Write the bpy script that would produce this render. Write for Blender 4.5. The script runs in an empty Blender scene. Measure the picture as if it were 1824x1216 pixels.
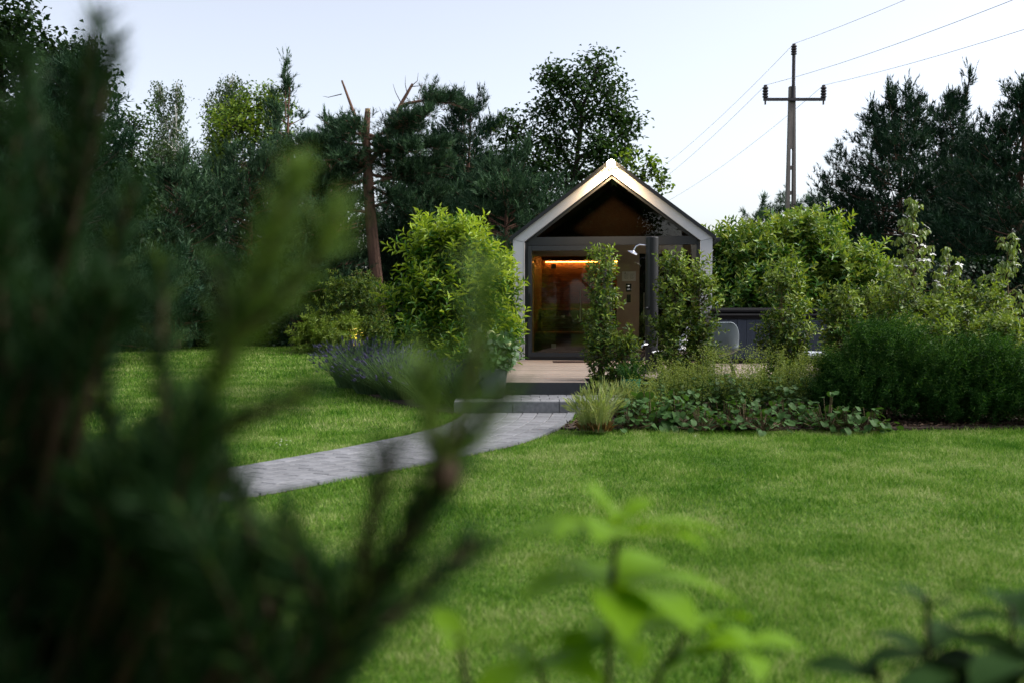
import bpy, math, random
import numpy as np
from mathutils import Vector, Matrix

# ------------------------------------------------------------------ camera, sky, sun, exposure
scene = bpy.context.scene
COL = scene.collection
R = math.radians
FPX, CX, CY = 1773.0, 912.0, 608.0           # focal length and centre in photograph pixels
CAMH, PITCH = 1.47, math.atan(78.0 / 1773.0)
cam_d = bpy.data.cameras.new('camera')
cam = bpy.data.objects.new('camera', cam_d); COL.objects.link(cam)
cam.location = (0, 0, CAMH)
cam.rotation_euler = (math.pi / 2 - PITCH, 0, 0)
cam_d.sensor_width = 36.0; cam_d.lens = 35.0
cam_d.clip_start = 0.05; cam_d.clip_end = 2000
cam_d.dof.use_dof = True; cam_d.dof.focus_distance = 16.5; cam_d.dof.aperture_fstop = 1.85
scene.camera = cam

SUN_EL, SUN_AZ = R(48), R(88)                # azimuth clockwise from +Y
world = bpy.data.worlds.new('World'); scene.world = world; world.use_nodes = True
wt = world.node_tree; wt.nodes.clear()
wo = wt.nodes.new('ShaderNodeOutputWorld'); bg = wt.nodes.new('ShaderNodeBackground')
sky = wt.nodes.new('ShaderNodeTexSky'); sky.sky_type = 'NISHITA'; sky.sun_disc = False
sky.sun_elevation = SUN_EL; sky.sun_rotation = SUN_AZ
sky.altitude = 100; sky.air_density = 1.0; sky.dust_density = 2.2; sky.ozone_density = 2.2
hs = wt.nodes.new('ShaderNodeHueSaturation'); hs.inputs["Saturation"].default_value = 0.46
wt.links.new(sky.outputs[0], hs.inputs['Color']); tn = wt.nodes.new('ShaderNodeMix'); tn.data_type = 'RGBA'; tn.blend_type = 'MULTIPLY'; tn.inputs[0].default_value = 1.0; tn.inputs[7].default_value = (1.015, 0.995, 1.0, 1)
wt.links.new(hs.outputs[0], tn.inputs[6]); wt.links.new(tn.outputs[2], bg.inputs[0])
bg.inputs[1].default_value = 0.066
wt.links.new(bg.outputs[0], wo.inputs[0])
sun_d = bpy.data.lights.new('sun', 'SUN'); sun = bpy.data.objects.new('sun', sun_d); COL.objects.link(sun)
sun_d.energy = 1.5; sun_d.angle = R(50); sun_d.color = (1.0, 0.96, 0.90)
sdir = Vector((math.sin(SUN_AZ) * math.cos(SUN_EL), math.cos(SUN_AZ) * math.cos(SUN_EL), math.sin(SUN_EL)))
sun.rotation_euler = sdir.to_track_quat('Z', 'Y').to_euler()
sun['kind'] = 'helper'
vs = scene.view_settings
vs.view_transform = 'Standard'; vs.look = 'None'; vs.gamma = 1.0; vs.exposure = 1.9; vs.use_curve_mapping = False
scene.render.engine = 'CYCLES'
cy = scene.cycles
cy.use_denoising = True
cy.max_bounces = 6; cy.diffuse_bounces = 3; cy.glossy_bounces = 3; cy.transmission_bounces = 3; cy.transparent_max_bounces = 8
cy.caustics_reflective = False; cy.caustics_refractive = False
cy.sample_clamp_indirect = 4.0

# ------------------------------------------------------------------ helpers
cP, sP = math.cos(PITCH), math.sin(PITCH)
def ray(px, py):
    xc = (px - CX) / FPX; yc = (CY - py) / FPX
    return np.array([xc, cP + yc * sP, -sP + yc * cP])
def at(px, py, Y):
    d = ray(px, py); return np.array([0, 0, CAMH]) + d * (Y / d[1])
def gnd(px, py, z=0.0):
    d = ray(px, py); return np.array([0, 0, CAMH]) + d * ((z - CAMH) / d[2])
def unit(a):
    a = np.asarray(a, float)
    return a / np.maximum(np.linalg.norm(a, axis=-1, keepdims=True), 1e-9)

def tag(o, label=None, cat=None, group=None, kind=None):
    if label: o['label'] = label
    if cat: o['category'] = cat
    if group: o['group'] = group
    if kind: o['kind'] = kind
    return o
def empty(name, loc, rz=0.0, label=None, cat=None, group=None):
    o = bpy.data.objects.new(name, None); COL.objects.link(o)
    o.location = tuple(float(c) for c in loc); o.rotation_euler = (0, 0, rz); o.empty_display_size = 0.1
    return tag(o, label, cat, group)
def link(name, me, parent=None, loc=None):
    o = bpy.data.objects.new(name, me); COL.objects.link(o)
    if parent is not None: o.parent = parent
    if loc is not None: o.location = tuple(float(c) for c in loc)
    return o

class MB:
    """collects simple solids into one mesh"""
    def __init__(s): s.v = []; s.f = []; s.m = []; s.mi = 0
    def add(s, V, F):
        b = len(s.v); s.v += [tuple(map(float, p)) for p in V]
        for q in F: s.f.append(tuple(b + i for i in q)); s.m.append(s.mi)
        return s
    def box(s, x0, x1, y0, y1, z0, z1, bev=0.0):
        if bev <= 0:
            V = [(x0,y0,z0),(x1,y0,z0),(x1,y1,z0),(x0,y1,z0),(x0,y0,z1),(x1,y0,z1),(x1,y1,z1),(x0,y1,z1)]
            return s.add(V, [(0,3,2,1),(4,5,6,7),(0,1,5,4),(1,2,6,5),(2,3,7,6),(3,0,4,7)])
        b = bev; V = []
        for z, i in ((z0, b), (z0 + b, 0), (z1 - b, 0), (z1, b)):
            V += [(x0+i,y0+i,z),(x1-i,y0+i,z),(x1-i,y1-i,z),(x0+i,y1-i,z)]
        F = [(3,2,1,0),(12,13,14,15)]
        for k in (0, 4, 8):
            for i in range(4): j = (i+1) % 4; F.append((k+i,k+j,k+4+j,k+4+i))
        return s.add(V, F)
    def prism(s, poly, y0, y1):            # polygon in x,z extruded along y
        n = len(poly)
        V = [(x,y0,z) for x,z in poly] + [(x,y1,z) for x,z in poly]
        F = [tuple(range(n)), tuple(range(2*n-1, n-1, -1))] + [(i, n+i, n+(i+1)%n, (i+1)%n) for i in range(n)]
        return s.add(V, F)
    def slab(s, poly, z0, z1, inset=0.0):  # polygon in x,y extruded along z; optional chamfered top
        n = len(poly); c = np.mean(np.array(poly), axis=0)
        V = [(x,y,z0) for x,y in poly]
        if inset > 0:
            V += [(x,y,z1-inset) for x,y in poly]
            V += [tuple(np.array((x,y)) + unit(c-np.array((x,y)))*inset*1.3) + (z1,) for x,y in poly]
            k = 2
        else: V += [(x,y,z1) for x,y in poly]; k = 1
        F = [tuple(range(n-1,-1,-1)), tuple(range(k*n, k*n+n))]
        for r in range(k):
            for i in range(n): j=(i+1)%n; F.append((r*n+i, r*n+j, r*n+n+j, r*n+n+i))
        return s.add(V, F)
    def tube(s, pts, rad, n=6, cap=True):
        pts = [np.asarray(p, float) for p in pts]
        if not hasattr(rad, '__len__'): rad = [rad]*len(pts)
        V = []; prev = None
        for i, p in enumerate(pts):
            d = pts[min(i+1,len(pts)-1)] - pts[max(i-1,0)]; d = unit(d)
            if prev is None:
                a = np.cross(d, (0,0,1.0))
                if np.linalg.norm(a) < 1e-3: a = np.array((1.0,0,0))
            else: a = prev - d*np.dot(prev, d)
            a = unit(a); prev = a; b = np.cross(d, a)
            for k in range(n):
                t = 2*math.pi*k/n; V.append(p + rad[i]*(a*math.cos(t)+b*math.sin(t)))
        F = []
        for i in range(len(pts)-1):
            for k in range(n): j=(k+1)%n; F.append((i*n+k, i*n+j, (i+1)*n+j, (i+1)*n+k))
        if cap: F += [tuple(range(n-1,-1,-1)), tuple(range((len(pts)-1)*n, len(pts)*n))]
        return s.add(V, F)
    def lathe(s, prof, n=20, c=(0,0)):     # prof: (r,z)
        V = []; F = []
        for r, z in prof:
            for k in range(n): t=2*math.pi*k/n; V.append((c[0]+r*math.cos(t), c[1]+r*math.sin(t), z))
        for i in range(len(prof)-1):
            for k in range(n): j=(k+1)%n; F.append((i*n+k, i*n+j, (i+1)*n+j, (i+1)*n+k))
        F += [tuple(range(n-1,-1,-1)), tuple(range((len(prof)-1)*n, len(prof)*n))]
        return s.add(V, F)
    def mesh(s, name, mats, smooth=False):
        me = bpy.data.meshes.new(name); me.from_pydata(s.v, [], s.f)
        for m in (mats if isinstance(mats, (list, tuple)) else [mats]): me.materials.append(m)
        me.polygons.foreach_set('material_index', s.m)
        if smooth: me.polygons.foreach_set('use_smooth', [True]*len(me.polygons))
        me.update(); return me
    def build(s, name, mats, parent=None, loc=None, smooth=False):
        return link(name, s.mesh(name, mats, smooth), parent, loc)

class FB:
    """collects thousands of small leaf / needle triangles with numpy"""
    def __init__(s): s.V = []; s.F = []; s.M = []; s.n = 0
    def add(s, V, T, mi):
        V = np.asarray(V, np.float32); n, k, _ = V.shape; T = np.asarray(T, np.int32)
        F = (np.arange(n, dtype=np.int32)[:,None,None]*k + T[None]) + s.n
        mi = np.broadcast_to(np.asarray(mi, np.int32), (n,))
        s.V.append(V.reshape(-1,3)); s.F.append(F.reshape(-1,3)); s.M.append(np.repeat(mi, len(T))); s.n += n*k
    def tris(s): return sum(len(f) for f in s.F)
    def mesh(s, name, mats, org=(0,0,0), smooth=False):
        V = np.concatenate(s.V) - np.asarray(org, np.float32); F = np.concatenate(s.F); M = np.concatenate(s.M)
        me = bpy.data.meshes.new(name)
        me.vertices.add(len(V)); me.vertices.foreach_set('co', V.ravel())
        me.loops.add(F.size); me.loops.foreach_set('vertex_index', F.ravel())
        me.polygons.add(len(F)); me.polygons.foreach_set('loop_start', np.arange(0, F.size, 3, dtype=np.int32))
        for m in (mats if isinstance(mats, (list, tuple)) else [mats]): me.materials.append(m)
        me.polygons.foreach_set('material_index', M)
        if smooth: me.polygons.foreach_set('use_smooth', np.ones(len(F), bool))
        me.update(calc_edges=True); return me
    def build(s, name, mats, parent=None, org=(0,0,0)):
        return link(name, s.mesh(name, mats, org), parent)

def leaves(fb, P, D, U, L, W, mi, shape='d', droop=0.15, fold=0.10):
    P = np.asarray(P,float); D = unit(D); n = len(P)
    L = np.broadcast_to(np.asarray(L,float),(n,))[:,None]; W = np.broadcast_to(np.asarray(W,float),(n,))[:,None]
    S = unit(np.cross(D, U)); N = np.cross(S, D)
    if shape == 'd':
        V = np.stack([P, P+D*L*.48+S*W*.5+N*fold*L, P+D*L-N*droop*L, P+D*L*.48-S*W*.5+N*fold*L], 1)
        fb.add(V, [(0,1,2),(0,2,3)], mi)
    else:
        a, b = P+D*L*.3-N*droop*L*.1, P+D*L*.7-N*droop*L*.5
        V = np.stack([P, a+S*W*.42+N*fold*W, a-S*W*.42+N*fold*W, a, b+S*W*.4+N*fold*W, b-S*W*.4+N*fold*W, b, P+D*L-N*droop*L], 1)
        fb.add(V, [(0,3,1),(0,2,3),(1,3,6),(1,6,4),(3,2,5),(3,5,6),(4,6,7),(6,5,7)], mi)
def needles(fb, rng, SP, SD, slen, k, nl, nw, mi=0, spread=(0.5, 1.1), t0=0.0):
    SP = np.repeat(np.asarray(SP,float), k, 0); SD = np.repeat(unit(SD), k, 0); n = len(SP)
    slen = np.repeat(np.broadcast_to(np.asarray(slen,float), (n//k,)), k)
    t = rng.uniform(t0, 1, n); rv = unit(np.cross(SD, rng.normal(size=(n,3)))); ph = rng.uniform(*spread, n) * (1.15 - .65*t)
    d = SD*np.cos(ph)[:,None] + rv*np.sin(ph)[:,None]
    b = SP + SD*(t*slen)[:,None]; s = unit(np.cross(d, rng.normal(size=(n,3))))*nw*.5
    l = (nl*rng.uniform(.7,1.2,n))[:,None]
    mi = np.repeat(mi, k) if hasattr(mi, '__len__') else mi
    fb.add(np.stack([b+s, b-s, b+d*l], 1), [(0,1,2)], mi)
def rdirs(rng, n): return unit(rng.normal(size=(n,3)))

def inpoly(x, y, poly):
    x = np.asarray(x); y = np.asarray(y); r = np.zeros(x.shape, bool); n = len(poly)
    for i in range(n):
        x0, y0 = poly[i]; x1, y1 = poly[(i+1) % n]
        c = (y0 > y) != (y1 > y)
        with np.errstate(divide='ignore', invalid='ignore'):
            r ^= c & (x < (x1-x0)*(y-y0)/((y1-y0) if y1 != y0 else 1e-9) + x0)
    return r

# ------------------------------------------------------------------ materials
MATS = {}
def mat(name):
    m = bpy.data.materials.new(name); m.use_nodes = True; nt = m.node_tree; nt.nodes.clear()
    o = nt.nodes.new('ShaderNodeOutputMaterial'); MATS[name] = m
    return m, nt, o
def N(nt, t, **kw):
    n = nt.nodes.new('ShaderNode'+t)
    for k, v in kw.items():
        if k in n.inputs: n.inputs[k].default_value = v
        else: setattr(n, k, v)
    return n
def ramp(nt, src, stops):
    r = nt.nodes.new('ShaderNodeValToRGB'); el = r.color_ramp.elements
    while len(el) < len(stops): el.new(0.5)
    for e, (p, c) in zip(el, stops): e.position = p; e.color = tuple(c)+(1,) if len(c)==3 else c
    nt.links.new(src, r.inputs[0]); return r
def leaf_mat(name, cols, trans=0.3, rough=0.45, spec=0.35, tint=(1.25,1.2,0.5)):
    m, nt, o = mat(name)
    g = N(nt,'NewGeometry'); n = len(cols)
    r = ramp(nt, g.outputs['Random Per Island'], [(i/(n-1), c) for i, c in enumerate(cols)])
    b = N(nt,'BsdfPrincipled', Roughness=rough); b.inputs['Specular IOR Level'].default_value = spec
    t = N(nt,'BsdfTranslucent'); mx = N(nt,'MixShader'); mx.inputs[0].default_value = trans
    mul = N(nt,'Mix', data_type='RGBA', blend_type='MULTIPLY'); mul.inputs[0].default_value = 1.0; mul.inputs[7].default_value = tint+(1,)
    L = nt.links.new
    L(r.outputs[0], b.inputs['Base Color']); L(r.outputs[0], mul.inputs[6]); L(mul.outputs[2], t.inputs['Color'])
    L(b.outputs[0], mx.inputs[1]); L(t.outputs[0], mx.inputs[2]); L(mx.outputs[0], o.inputs[0])
    return m
def surf(name, c1, c2=None, scale=6.0, rough=0.7, metal=0.0, bump=0.0, stretch=(1,1,1), detail=6.0, spec=0.4, coords='Object', c3=None, bscale=None):
    m, nt, o = mat(name); L = nt.links.new
    b = N(nt,'BsdfPrincipled', Roughness=rough, Metallic=metal); b.inputs['Specular IOR Level'].default_value = spec
    tc = N(nt,'TexCoord'); mp = N(nt,'Mapping'); mp.inputs['Scale'].default_value = stretch
    L(tc.outputs[coords], mp.inputs[0])
    nz = N(nt,'TexNoise', Scale=scale, Detail=detail, Roughness=0.62); L(mp.outputs[0], nz.inputs['Vector'])
    oi = N(nt,'ObjectInfo')
    c2 = c2 or tuple(c*.75 for c in c1)
    st = [(0.3, c2), (0.7, c1)] if c3 is None else [(0.25, c2), (0.5, c1), (0.75, c3)]
    r = ramp(nt, nz.outputs[0], st)
    hv = N(nt,'HueSaturation'); ma = N(nt,'MapRange'); ma.inputs[3].default_value = 0.86; ma.inputs[4].default_value = 1.14
    L(oi.outputs['Random'], ma.inputs[0]); L(ma.outputs[0], hv.inputs['Value']); L(r.outputs[0], hv.inputs['Color'])
    L(hv.outputs[0], b.inputs['Base Color'])
    if bump > 0:
        n2 = N(nt,'TexNoise', Scale=(bscale or scale*4), Detail=5.0); L(mp.outputs[0], n2.inputs['Vector'])
        bp = N(nt,'Bump'); bp.inputs['Strength'].default_value = bump; bp.inputs['Distance'].default_value = 0.01
        L(n2.outputs[0], bp.inputs['Height']); L(bp.outputs[0], b.inputs['Normal'])
    L(b.outputs[0], o.inputs[0]); return m
def emit(name, col, st):
    m, nt, o = mat(name); e = N(nt,'Emission'); e.inputs[0].default_value = col+(1,); e.inputs[1].default_value = st
    nt.links.new(e.outputs[0], o.inputs[0]); return m
def glass(name, tint=(0.8,0.8,0.8), ior=1.5):
    m, nt, o = mat(name); L = nt.links.new
    f = N(nt,'Fresnel'); f.inputs[0].default_value = ior
    t = N(nt,'BsdfTransparent'); t.inputs[0].default_value = tint+(1,)
    g = N(nt,'BsdfGlossy', Roughness=0.005); mx = N(nt,'MixShader')
    L(f.outputs[0], mx.inputs[0]); L(t.outputs[0], mx.inputs[1]); L(g.outputs[0], mx.inputs[2]); L(mx.outputs[0], o.inputs[0])
    return m

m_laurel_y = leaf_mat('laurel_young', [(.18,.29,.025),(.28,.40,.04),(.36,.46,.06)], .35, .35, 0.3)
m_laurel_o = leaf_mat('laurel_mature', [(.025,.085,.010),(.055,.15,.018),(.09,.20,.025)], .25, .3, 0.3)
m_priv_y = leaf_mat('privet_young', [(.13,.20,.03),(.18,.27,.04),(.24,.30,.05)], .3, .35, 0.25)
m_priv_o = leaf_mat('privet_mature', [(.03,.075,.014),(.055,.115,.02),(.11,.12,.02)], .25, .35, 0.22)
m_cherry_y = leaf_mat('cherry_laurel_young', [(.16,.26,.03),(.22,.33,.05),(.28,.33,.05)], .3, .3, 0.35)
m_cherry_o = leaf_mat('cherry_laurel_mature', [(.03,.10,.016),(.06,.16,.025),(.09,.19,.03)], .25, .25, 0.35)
m_pine = leaf_mat('pine_needles', [(.013,.036,.019),(.026,.060,.030),(.046,.085,.042)], .15, .5, 0.08, (1.0,1.1,.7))
m_pine_y = leaf_mat('pine_needles_young', [(.060,.12,.062),(.095,.165,.082)], .2, .5, 0.08, (1.0,1.1,.7))
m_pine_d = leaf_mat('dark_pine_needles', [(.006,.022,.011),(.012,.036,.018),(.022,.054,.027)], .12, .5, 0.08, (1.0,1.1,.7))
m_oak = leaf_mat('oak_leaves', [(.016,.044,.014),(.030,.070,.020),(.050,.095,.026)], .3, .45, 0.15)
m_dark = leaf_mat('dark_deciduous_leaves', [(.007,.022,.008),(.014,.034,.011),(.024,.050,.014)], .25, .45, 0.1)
m_maple = leaf_mat('yellow_green_maple_leaves', [(.08,.15,.02),(.14,.23,.03),(.22,.29,.045)], .35, .45, 0.15)
m_birch = leaf_mat('birch_leaves', [(.035,.068,.028),(.055,.095,.040),(.085,.125,.055)], .3, .45, 0.12)
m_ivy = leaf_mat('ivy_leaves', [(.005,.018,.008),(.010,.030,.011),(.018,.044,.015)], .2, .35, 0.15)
m_lav = leaf_mat('lavender_leaves', [(.045,.095,.040),(.075,.135,.058),(.11,.175,.078)], .2, .6, .2)
m_lavf = leaf_mat('lavender_flowers', [(.055,.055,.10),(.085,.08,.14)], .2, .7, .1, (1,1,1))
m_lily = leaf_mat('daylily_blades', [(.04,.11,.03),(.07,.17,.04)], .3, .4, .4)
m_feath = leaf_mat('feather_grass', [(.17,.25,.08),(.26,.33,.13),(.36,.38,.18)], .35, .6, .2)
m_straw = leaf_mat('dry_grass_base', [(.16,.10,.04),(.25,.15,.06)], .2, .7, .1)
m_berg = leaf_mat('bergenia_leaves', [(.020,.066,.014),(.036,.095,.020),(.070,.125,.030)], .3, .6, .18)
m_mantle = leaf_mat('lady_mantle_flowers', [(.15,.21,.045),(.25,.30,.07)], .3, .6, .2)
m_mantlel = leaf_mat('lady_mantle_leaves', [(.05,.12,.03),(.09,.17,.045)], .25, .5, .3)
m_cosmos = leaf_mat('feathery_foliage', [(.012,.045,.010),(.022,.075,.014),(.035,.10,.02)], .25, .5, 0.08)
m_dog = leaf_mat('dogwood_leaves', [(.11,.18,.04),(.17,.25,.06),(.21,.26,.09)], .3, .4, .35)
m_white = leaf_mat('white_bracts', [(.75,.77,.72),(.82,.83,.80)], .3, .5, .3, (1,1,1))
m_hyd = leaf_mat('hydrangea_bloom', [(.45,.52,.22),(.62,.66,.38)], .3, .6, .2, (1,1,1))
m_hydl = leaf_mat('hydrangea_leaves', [(.04,.10,.03),(.07,.15,.045)], .25, .4, .4)
m_fgleaf = leaf_mat('foreground_shrub_leaves', [(.085,.19,.005),(.125,.25,.006),(.165,.295,.010)], .45, .45, .12)
m_fgleafd = leaf_mat('foreground_dark_leaves', [(.010,.030,.006),(.020,.055,.008)], .25, .7, .08)
m_fgneed = leaf_mat('foreground_pine_needles', [(.008,.026,.010),(.016,.044,.014),(.028,.064,.020)], .2, .5, 0.08)
m_fgneed_y = leaf_mat('foreground_young_needles', [(.09,.16,.035),(.14,.22,.055)], .25, .5, 0.08)
m_bark = surf('pine_bark', (.15,.080,.055), (.045,.028,.020), 9, .9, bump=.9, stretch=(1,1,.35), c3=(.20,.11,.072))
m_barkd = surf('dark_bark', (.050,.038,.028), (.020,.016,.013), 8, .9, bump=.8, stretch=(1,1,.3))
m_birchb = surf('birch_bark', (.60,.58,.54), (.09,.08,.07), 5, .7, bump=.2, stretch=(1,1,2.5), c3=(.70,.68,.64))
m_stem = surf('green_brown_stem', (.12,.085,.035), (.06,.045,.02), 15, .8, bump=.3)
m_fgstem = surf('foreground_pine_twig', (.060,.030,.012), (.025,.014,.008), 40, .85, bump=.4)
m_fgstem2 = surf('foreground_shrub_twig', (.030,.016,.010), (.015,.009,.006), 40, .7, bump=.3)
m_cut = surf('cut_wood', (.36,.24,.14), (.26,.16,.09), 20, .8)

m_white_clad = surf('pale_grey_cladding', (.50,.52,.56), (.46,.48,.52), 3, .55, bump=.05)
m_edge = surf('pale_aluminium_edge', (.72,.73,.75), (.66,.67,.69), 6, .4, metal=.2)
m_roof = surf('anthracite_roof_metal', (.030,.032,.037), (.024,.026,.030), 4, .45, metal=.3)
m_frame = surf('anthracite_frame', (.030,.036,.044), (.025,.030,.037), 5, .45, metal=.2)
m_black = surf('black_plastic', (.012,.012,.014), (.009,.009,.010), 8, .4)
m_inner = surf('beige_wall_panel', (.52,.40,.28), (.45,.34,.24), 14, .7, bump=.1, stretch=(1,1,.4))
m_wood = surf('sauna_wood', (.24,.125,.06), (.17,.088,.042), 6, .6, bump=.2, stretch=(.6,1,9))
m_woodd = surf('dark_thermo_wood', (.10,.060,.035), (.06,.038,.024), 6, .65, bump=.2, stretch=(.6,1,9))
m_gabw = surf('dimmed_gable_ply', (.012,.008,.005), (.008,.0055,.004), 5, .8, spec=.03)  # dimness put into the colour: near black so the lamp patch vanishes
m_floor = surf('dark_floor_tile', (.06,.06,.062), (.045,.045,.047), 6, .4)
m_glass = glass('window_glass', (.90,.87,.82), 1.5)
m_glass_d = glass('sauna_door_glass', (.72,.64,.55), 1.45)
m_steel = surf('brushed_steel', (.55,.55,.55), (.48,.48,.48), 30, .3, metal=1.0, stretch=(1,1,8))
m_chrome = surf('chrome', (.75,.75,.78), (.72,.72,.75), 10, .12, metal=1.0)
m_paper = surf('paper_notice', (.88,.86,.78), (.85,.83,.75), 5, .8)
m_ink = surf('printed_ink', (.20,.17,.13), (.16,.14,.10), 5, .8)
m_led = emit('led_strip_light', (1.0,.46,.10), 30.0)
m_lampl = emit('gable_lamp_lens', (1.0,.72,.38), 60.0)
m_disp = emit('display_digits', (.9,.95,1.0), .25)
m_spotl = emit('garden_spot_lens', (1.0,.62,.15), 4.0)
m_deck = surf('larch_decking', (.27,.215,.175), (.18,.145,.12), 5, .65, bump=.35, stretch=(.5,14,4), c3=(.31,.25,.205))
m_deckedge = surf('dark_deck_edge', (.028,.032,.038), (.018,.020,.024), 7, .6, bump=.2)
m_paver = surf('grey_concrete_paver', (.16,.163,.175), (.105,.107,.115), 9, .75, bump=.5, c3=(.21,.213,.225), bscale=60)
m_kerb = surf('granite_kerb', (.13,.135,.145), (.09,.094,.10), 22, .75, bump=.4, c3=(.17,.175,.185))
m_soil = surf('bark_mulch_soil', (.045,.030,.020), (.018,.012,.009), 14, .95, bump=1.0, c3=(.075,.05,.035))
m_chip = leaf_mat('bark_chips', [(.03,.02,.014),(.07,.045,.03),(.12,.08,.055)], .0, .9, .1)
m_pot = surf('grey_planter', (.115,.135,.135), (.09,.105,.105), 8, .7, bump=.15)
m_gpot = surf('green_glazed_pot', (.02,.16,.085), (.012,.11,.06), 6, .25)
m_tub = surf('slate_blue_tub_panel', (.022,.032,.052), (.015,.022,.038), 3, .5, bump=.25, stretch=(7,1,.5))
m_tubrim = surf('dark_tub_rim', (.014,.014,.016), (.010,.010,.011), 5, .85, spec=.1)
m_chair = surf('grey_plastic_shell', (.32,.37,.42), (.29,.34,.39), 4, .4)
m_chairw = surf('white_plastic_shell', (.70,.71,.72), (.66,.67,.68), 4, .4)
m_cush = surf('pale_lounger_fabric', (.62,.66,.72), (.55,.59,.65), 25, .9, bump=.2)
m_conc = surf('weathered_pole_concrete', (.22,.19,.17), (.15,.13,.12), 4, .85, bump=.3, stretch=(1,1,.4))
m_ins = surf('brown_porcelain', (.03,.022,.026), (.022,.016,.02), 6, .3)
m_psteel = surf('dark_galvanised_steel', (.055,.050,.055), (.04,.036,.04), 8, .6, metal=.5)
m_wire = surf('dull_aluminium_wire', (.10,.10,.115), (.09,.09,.10), 5, .5, metal=.6)

# ------------------------------------------------------------------ ground, lawn, path, beds
DECK, TREAD = 0.325, 0.156
m_ground, nt, o = mat('lawn_soil_and_thatch'); Lk = nt.links.new
b = N(nt,'BsdfPrincipled', Roughness=.95); b.inputs['Specular IOR Level'].default_value = .1
ge = N(nt,'NewGeometry')
n1 = N(nt,'TexNoise', Scale=.9, Detail=8.0, Roughness=.7); n2 = N(nt,'TexNoise', Scale=16.0, Detail=6.0)
Lk(ge.outputs['Position'], n1.inputs['Vector']); Lk(ge.outputs['Position'], n2.inputs['Vector'])
mm = N(nt,'Math', operation='ADD'); mm.inputs[1].default_value = 0; m5 = N(nt,'Math', operation='MULTIPLY'); m5.inputs[1].default_value = .5
Lk(n1.outputs[0], mm.inputs[0]); Lk(n2.outputs[0], mm.inputs[1]); Lk(mm.outputs[0], m5.inputs[0])
rr = ramp(nt, m5.outputs[0], [(.36,(.030,.060,.008)),(.52,(.055,.105,.014)),(.66,(.11,.14,.04))])
Lk(rr.outputs[0], b.inputs['Base Color']); bp = N(nt,'Bump'); bp.inputs['Strength'].default_value=.7; bp.inputs['Distance'].default_value=.03
Lk(n2.outputs[0], bp.inputs['Height']); Lk(bp.outputs[0], b.inputs['Normal']); Lk(b.outputs[0], o.inputs[0])
g = MB(); g.add([(-400,-200,-.01),(400,-200,-.01),(400,600,-.01),(-400,600,-.01)], [(0,1,2,3)])
tag(g.build('ground', m_ground), kind='structure')

# path: left and right edge curves, from the step towards the lower left
PL = np.array([(-.62,12.58),(-.66,11.9),(-.92,10.95),(-1.33,10.2),(-1.68,9.6),(-2.34,8.62),(-3.15,7.65),(-4.0,6.85),(-5.1,6.05),(-6.4,5.35)])
PR = np.array([(.80,12.58),(.70,11.7),(.33,10.45),(-.08,9.70),(-.62,8.95),(-1.38,7.95),(-2.2,7.0),(-3.05,6.15),(-4.3,5.15),(-5.7,4.35)])
def resample(p, n):
    d = np.r_[0, np.cumsum(np.linalg.norm(np.diff(p, axis=0), axis=1))]; s = np.linspace(0, d[-1], n)
    # smooth through a cubic-ish average
    q = np.stack([np.interp(s, d, p[:,0]), np.interp(s, d, p[:,1])], 1)
    for _ in range(14): q[1:-1] = .25*q[:-2] + .5*q[1:-1] + .25*q[2:]
    return q
PLs, PRs = resample(PL, 81), resample(PR, 81)
PATH = [tuple(p) for p in PLs] + [tuple(p) for p in PRs[::-1]]
path = MB().slab(PATH, -.05, -.004).build('path', m_soil); tag(path, kind='structure')
def pe(u, v):   # u along 0..60, v across 0..1
    u = min(max(u, 0), 80); i = min(int(u), 79); f = u - i
    l = PLs[i]*(1-f)+PLs[i+1]*f; r = PRs[i]*(1-f)+PRs[i+1]*f
    return l*(1-v)+r*v
rp = random.Random(4)
NL = 7
for ln in range(NL):
    u = -rp.uniform(0, 1.4)
    while u < 80:
        du = rp.uniform(1.75, 2.1)
        u0, u1 = max(u, 0)+.035, min(u+du, 80)-.035
        if u1-u0 > .3:
            v0, v1 = ln/NL*.93+.004, (ln+1)/NL*.93-.004
            q = [pe(u1,v0), pe(u1,v1), pe(u0,v1), pe(u0,v0)]
            c = np.mean(q, axis=0); dz = rp.uniform(-.0025,.0025)
            MB().slab([tuple(a-c) for a in q], -.06, .0+dz, .006).build('paver', m_paver, path, (c[0],c[1],.012))
        u += du
u = 0
while u < 78:
    q = [pe(u+3.9,.935), pe(u+3.9,1.0), pe(u+.03,1.0), pe(u+.03,.935)]; c = np.mean(q, axis=0)
    MB().slab([tuple(a-c) for a in q], -.08, 0, .008).build('kerb_stone', m_kerb, path, (c[0],c[1],.022)); u += 4

# planting beds
BED_R = [(.86,12.5),(.78,11.75),(.55,11.15),(.62,11.05),(1.2,11.02),(2.4,11.0),(3.6,11.02),(4.6,11.1),(5.2,11.15),(7.0,11.25),(9.5,11.3),(14,11.2),(20,12),(20,24),(6.7,24),(6.7,14.2),(1.05,14.2),(1.05,13.42),(.95,12.6)]
BED_L = [(-.70,12.6),(-.75,12.55),(-1.05,12.85),(-1.55,13.75),(-2.1,14.8),(-2.45,15.9),(-2.5,16.8),(-2.3,17.6),(-1.4,18.6),(-.15,18.6),(-.4,13.6),(-.72,13.4)]
tag(MB().slab(BED_R, -.05, .02).build('planting_bed_right', m_soil), kind='structure')
tag(MB().slab(BED_L, -.05, .02).build('planting_bed_left', m_soil), kind='structure')
rng = np.random.default_rng(5)
x = rng.uniform(.5, 6.5, 9000); y = rng.uniform(10.75, 13.4, 9000); k = inpoly(x, y, BED_R); x, y = x[k], y[k]; n = len(x)
fb = FB(); D = rdirs(rng, n)*[1,1,.35]
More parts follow.
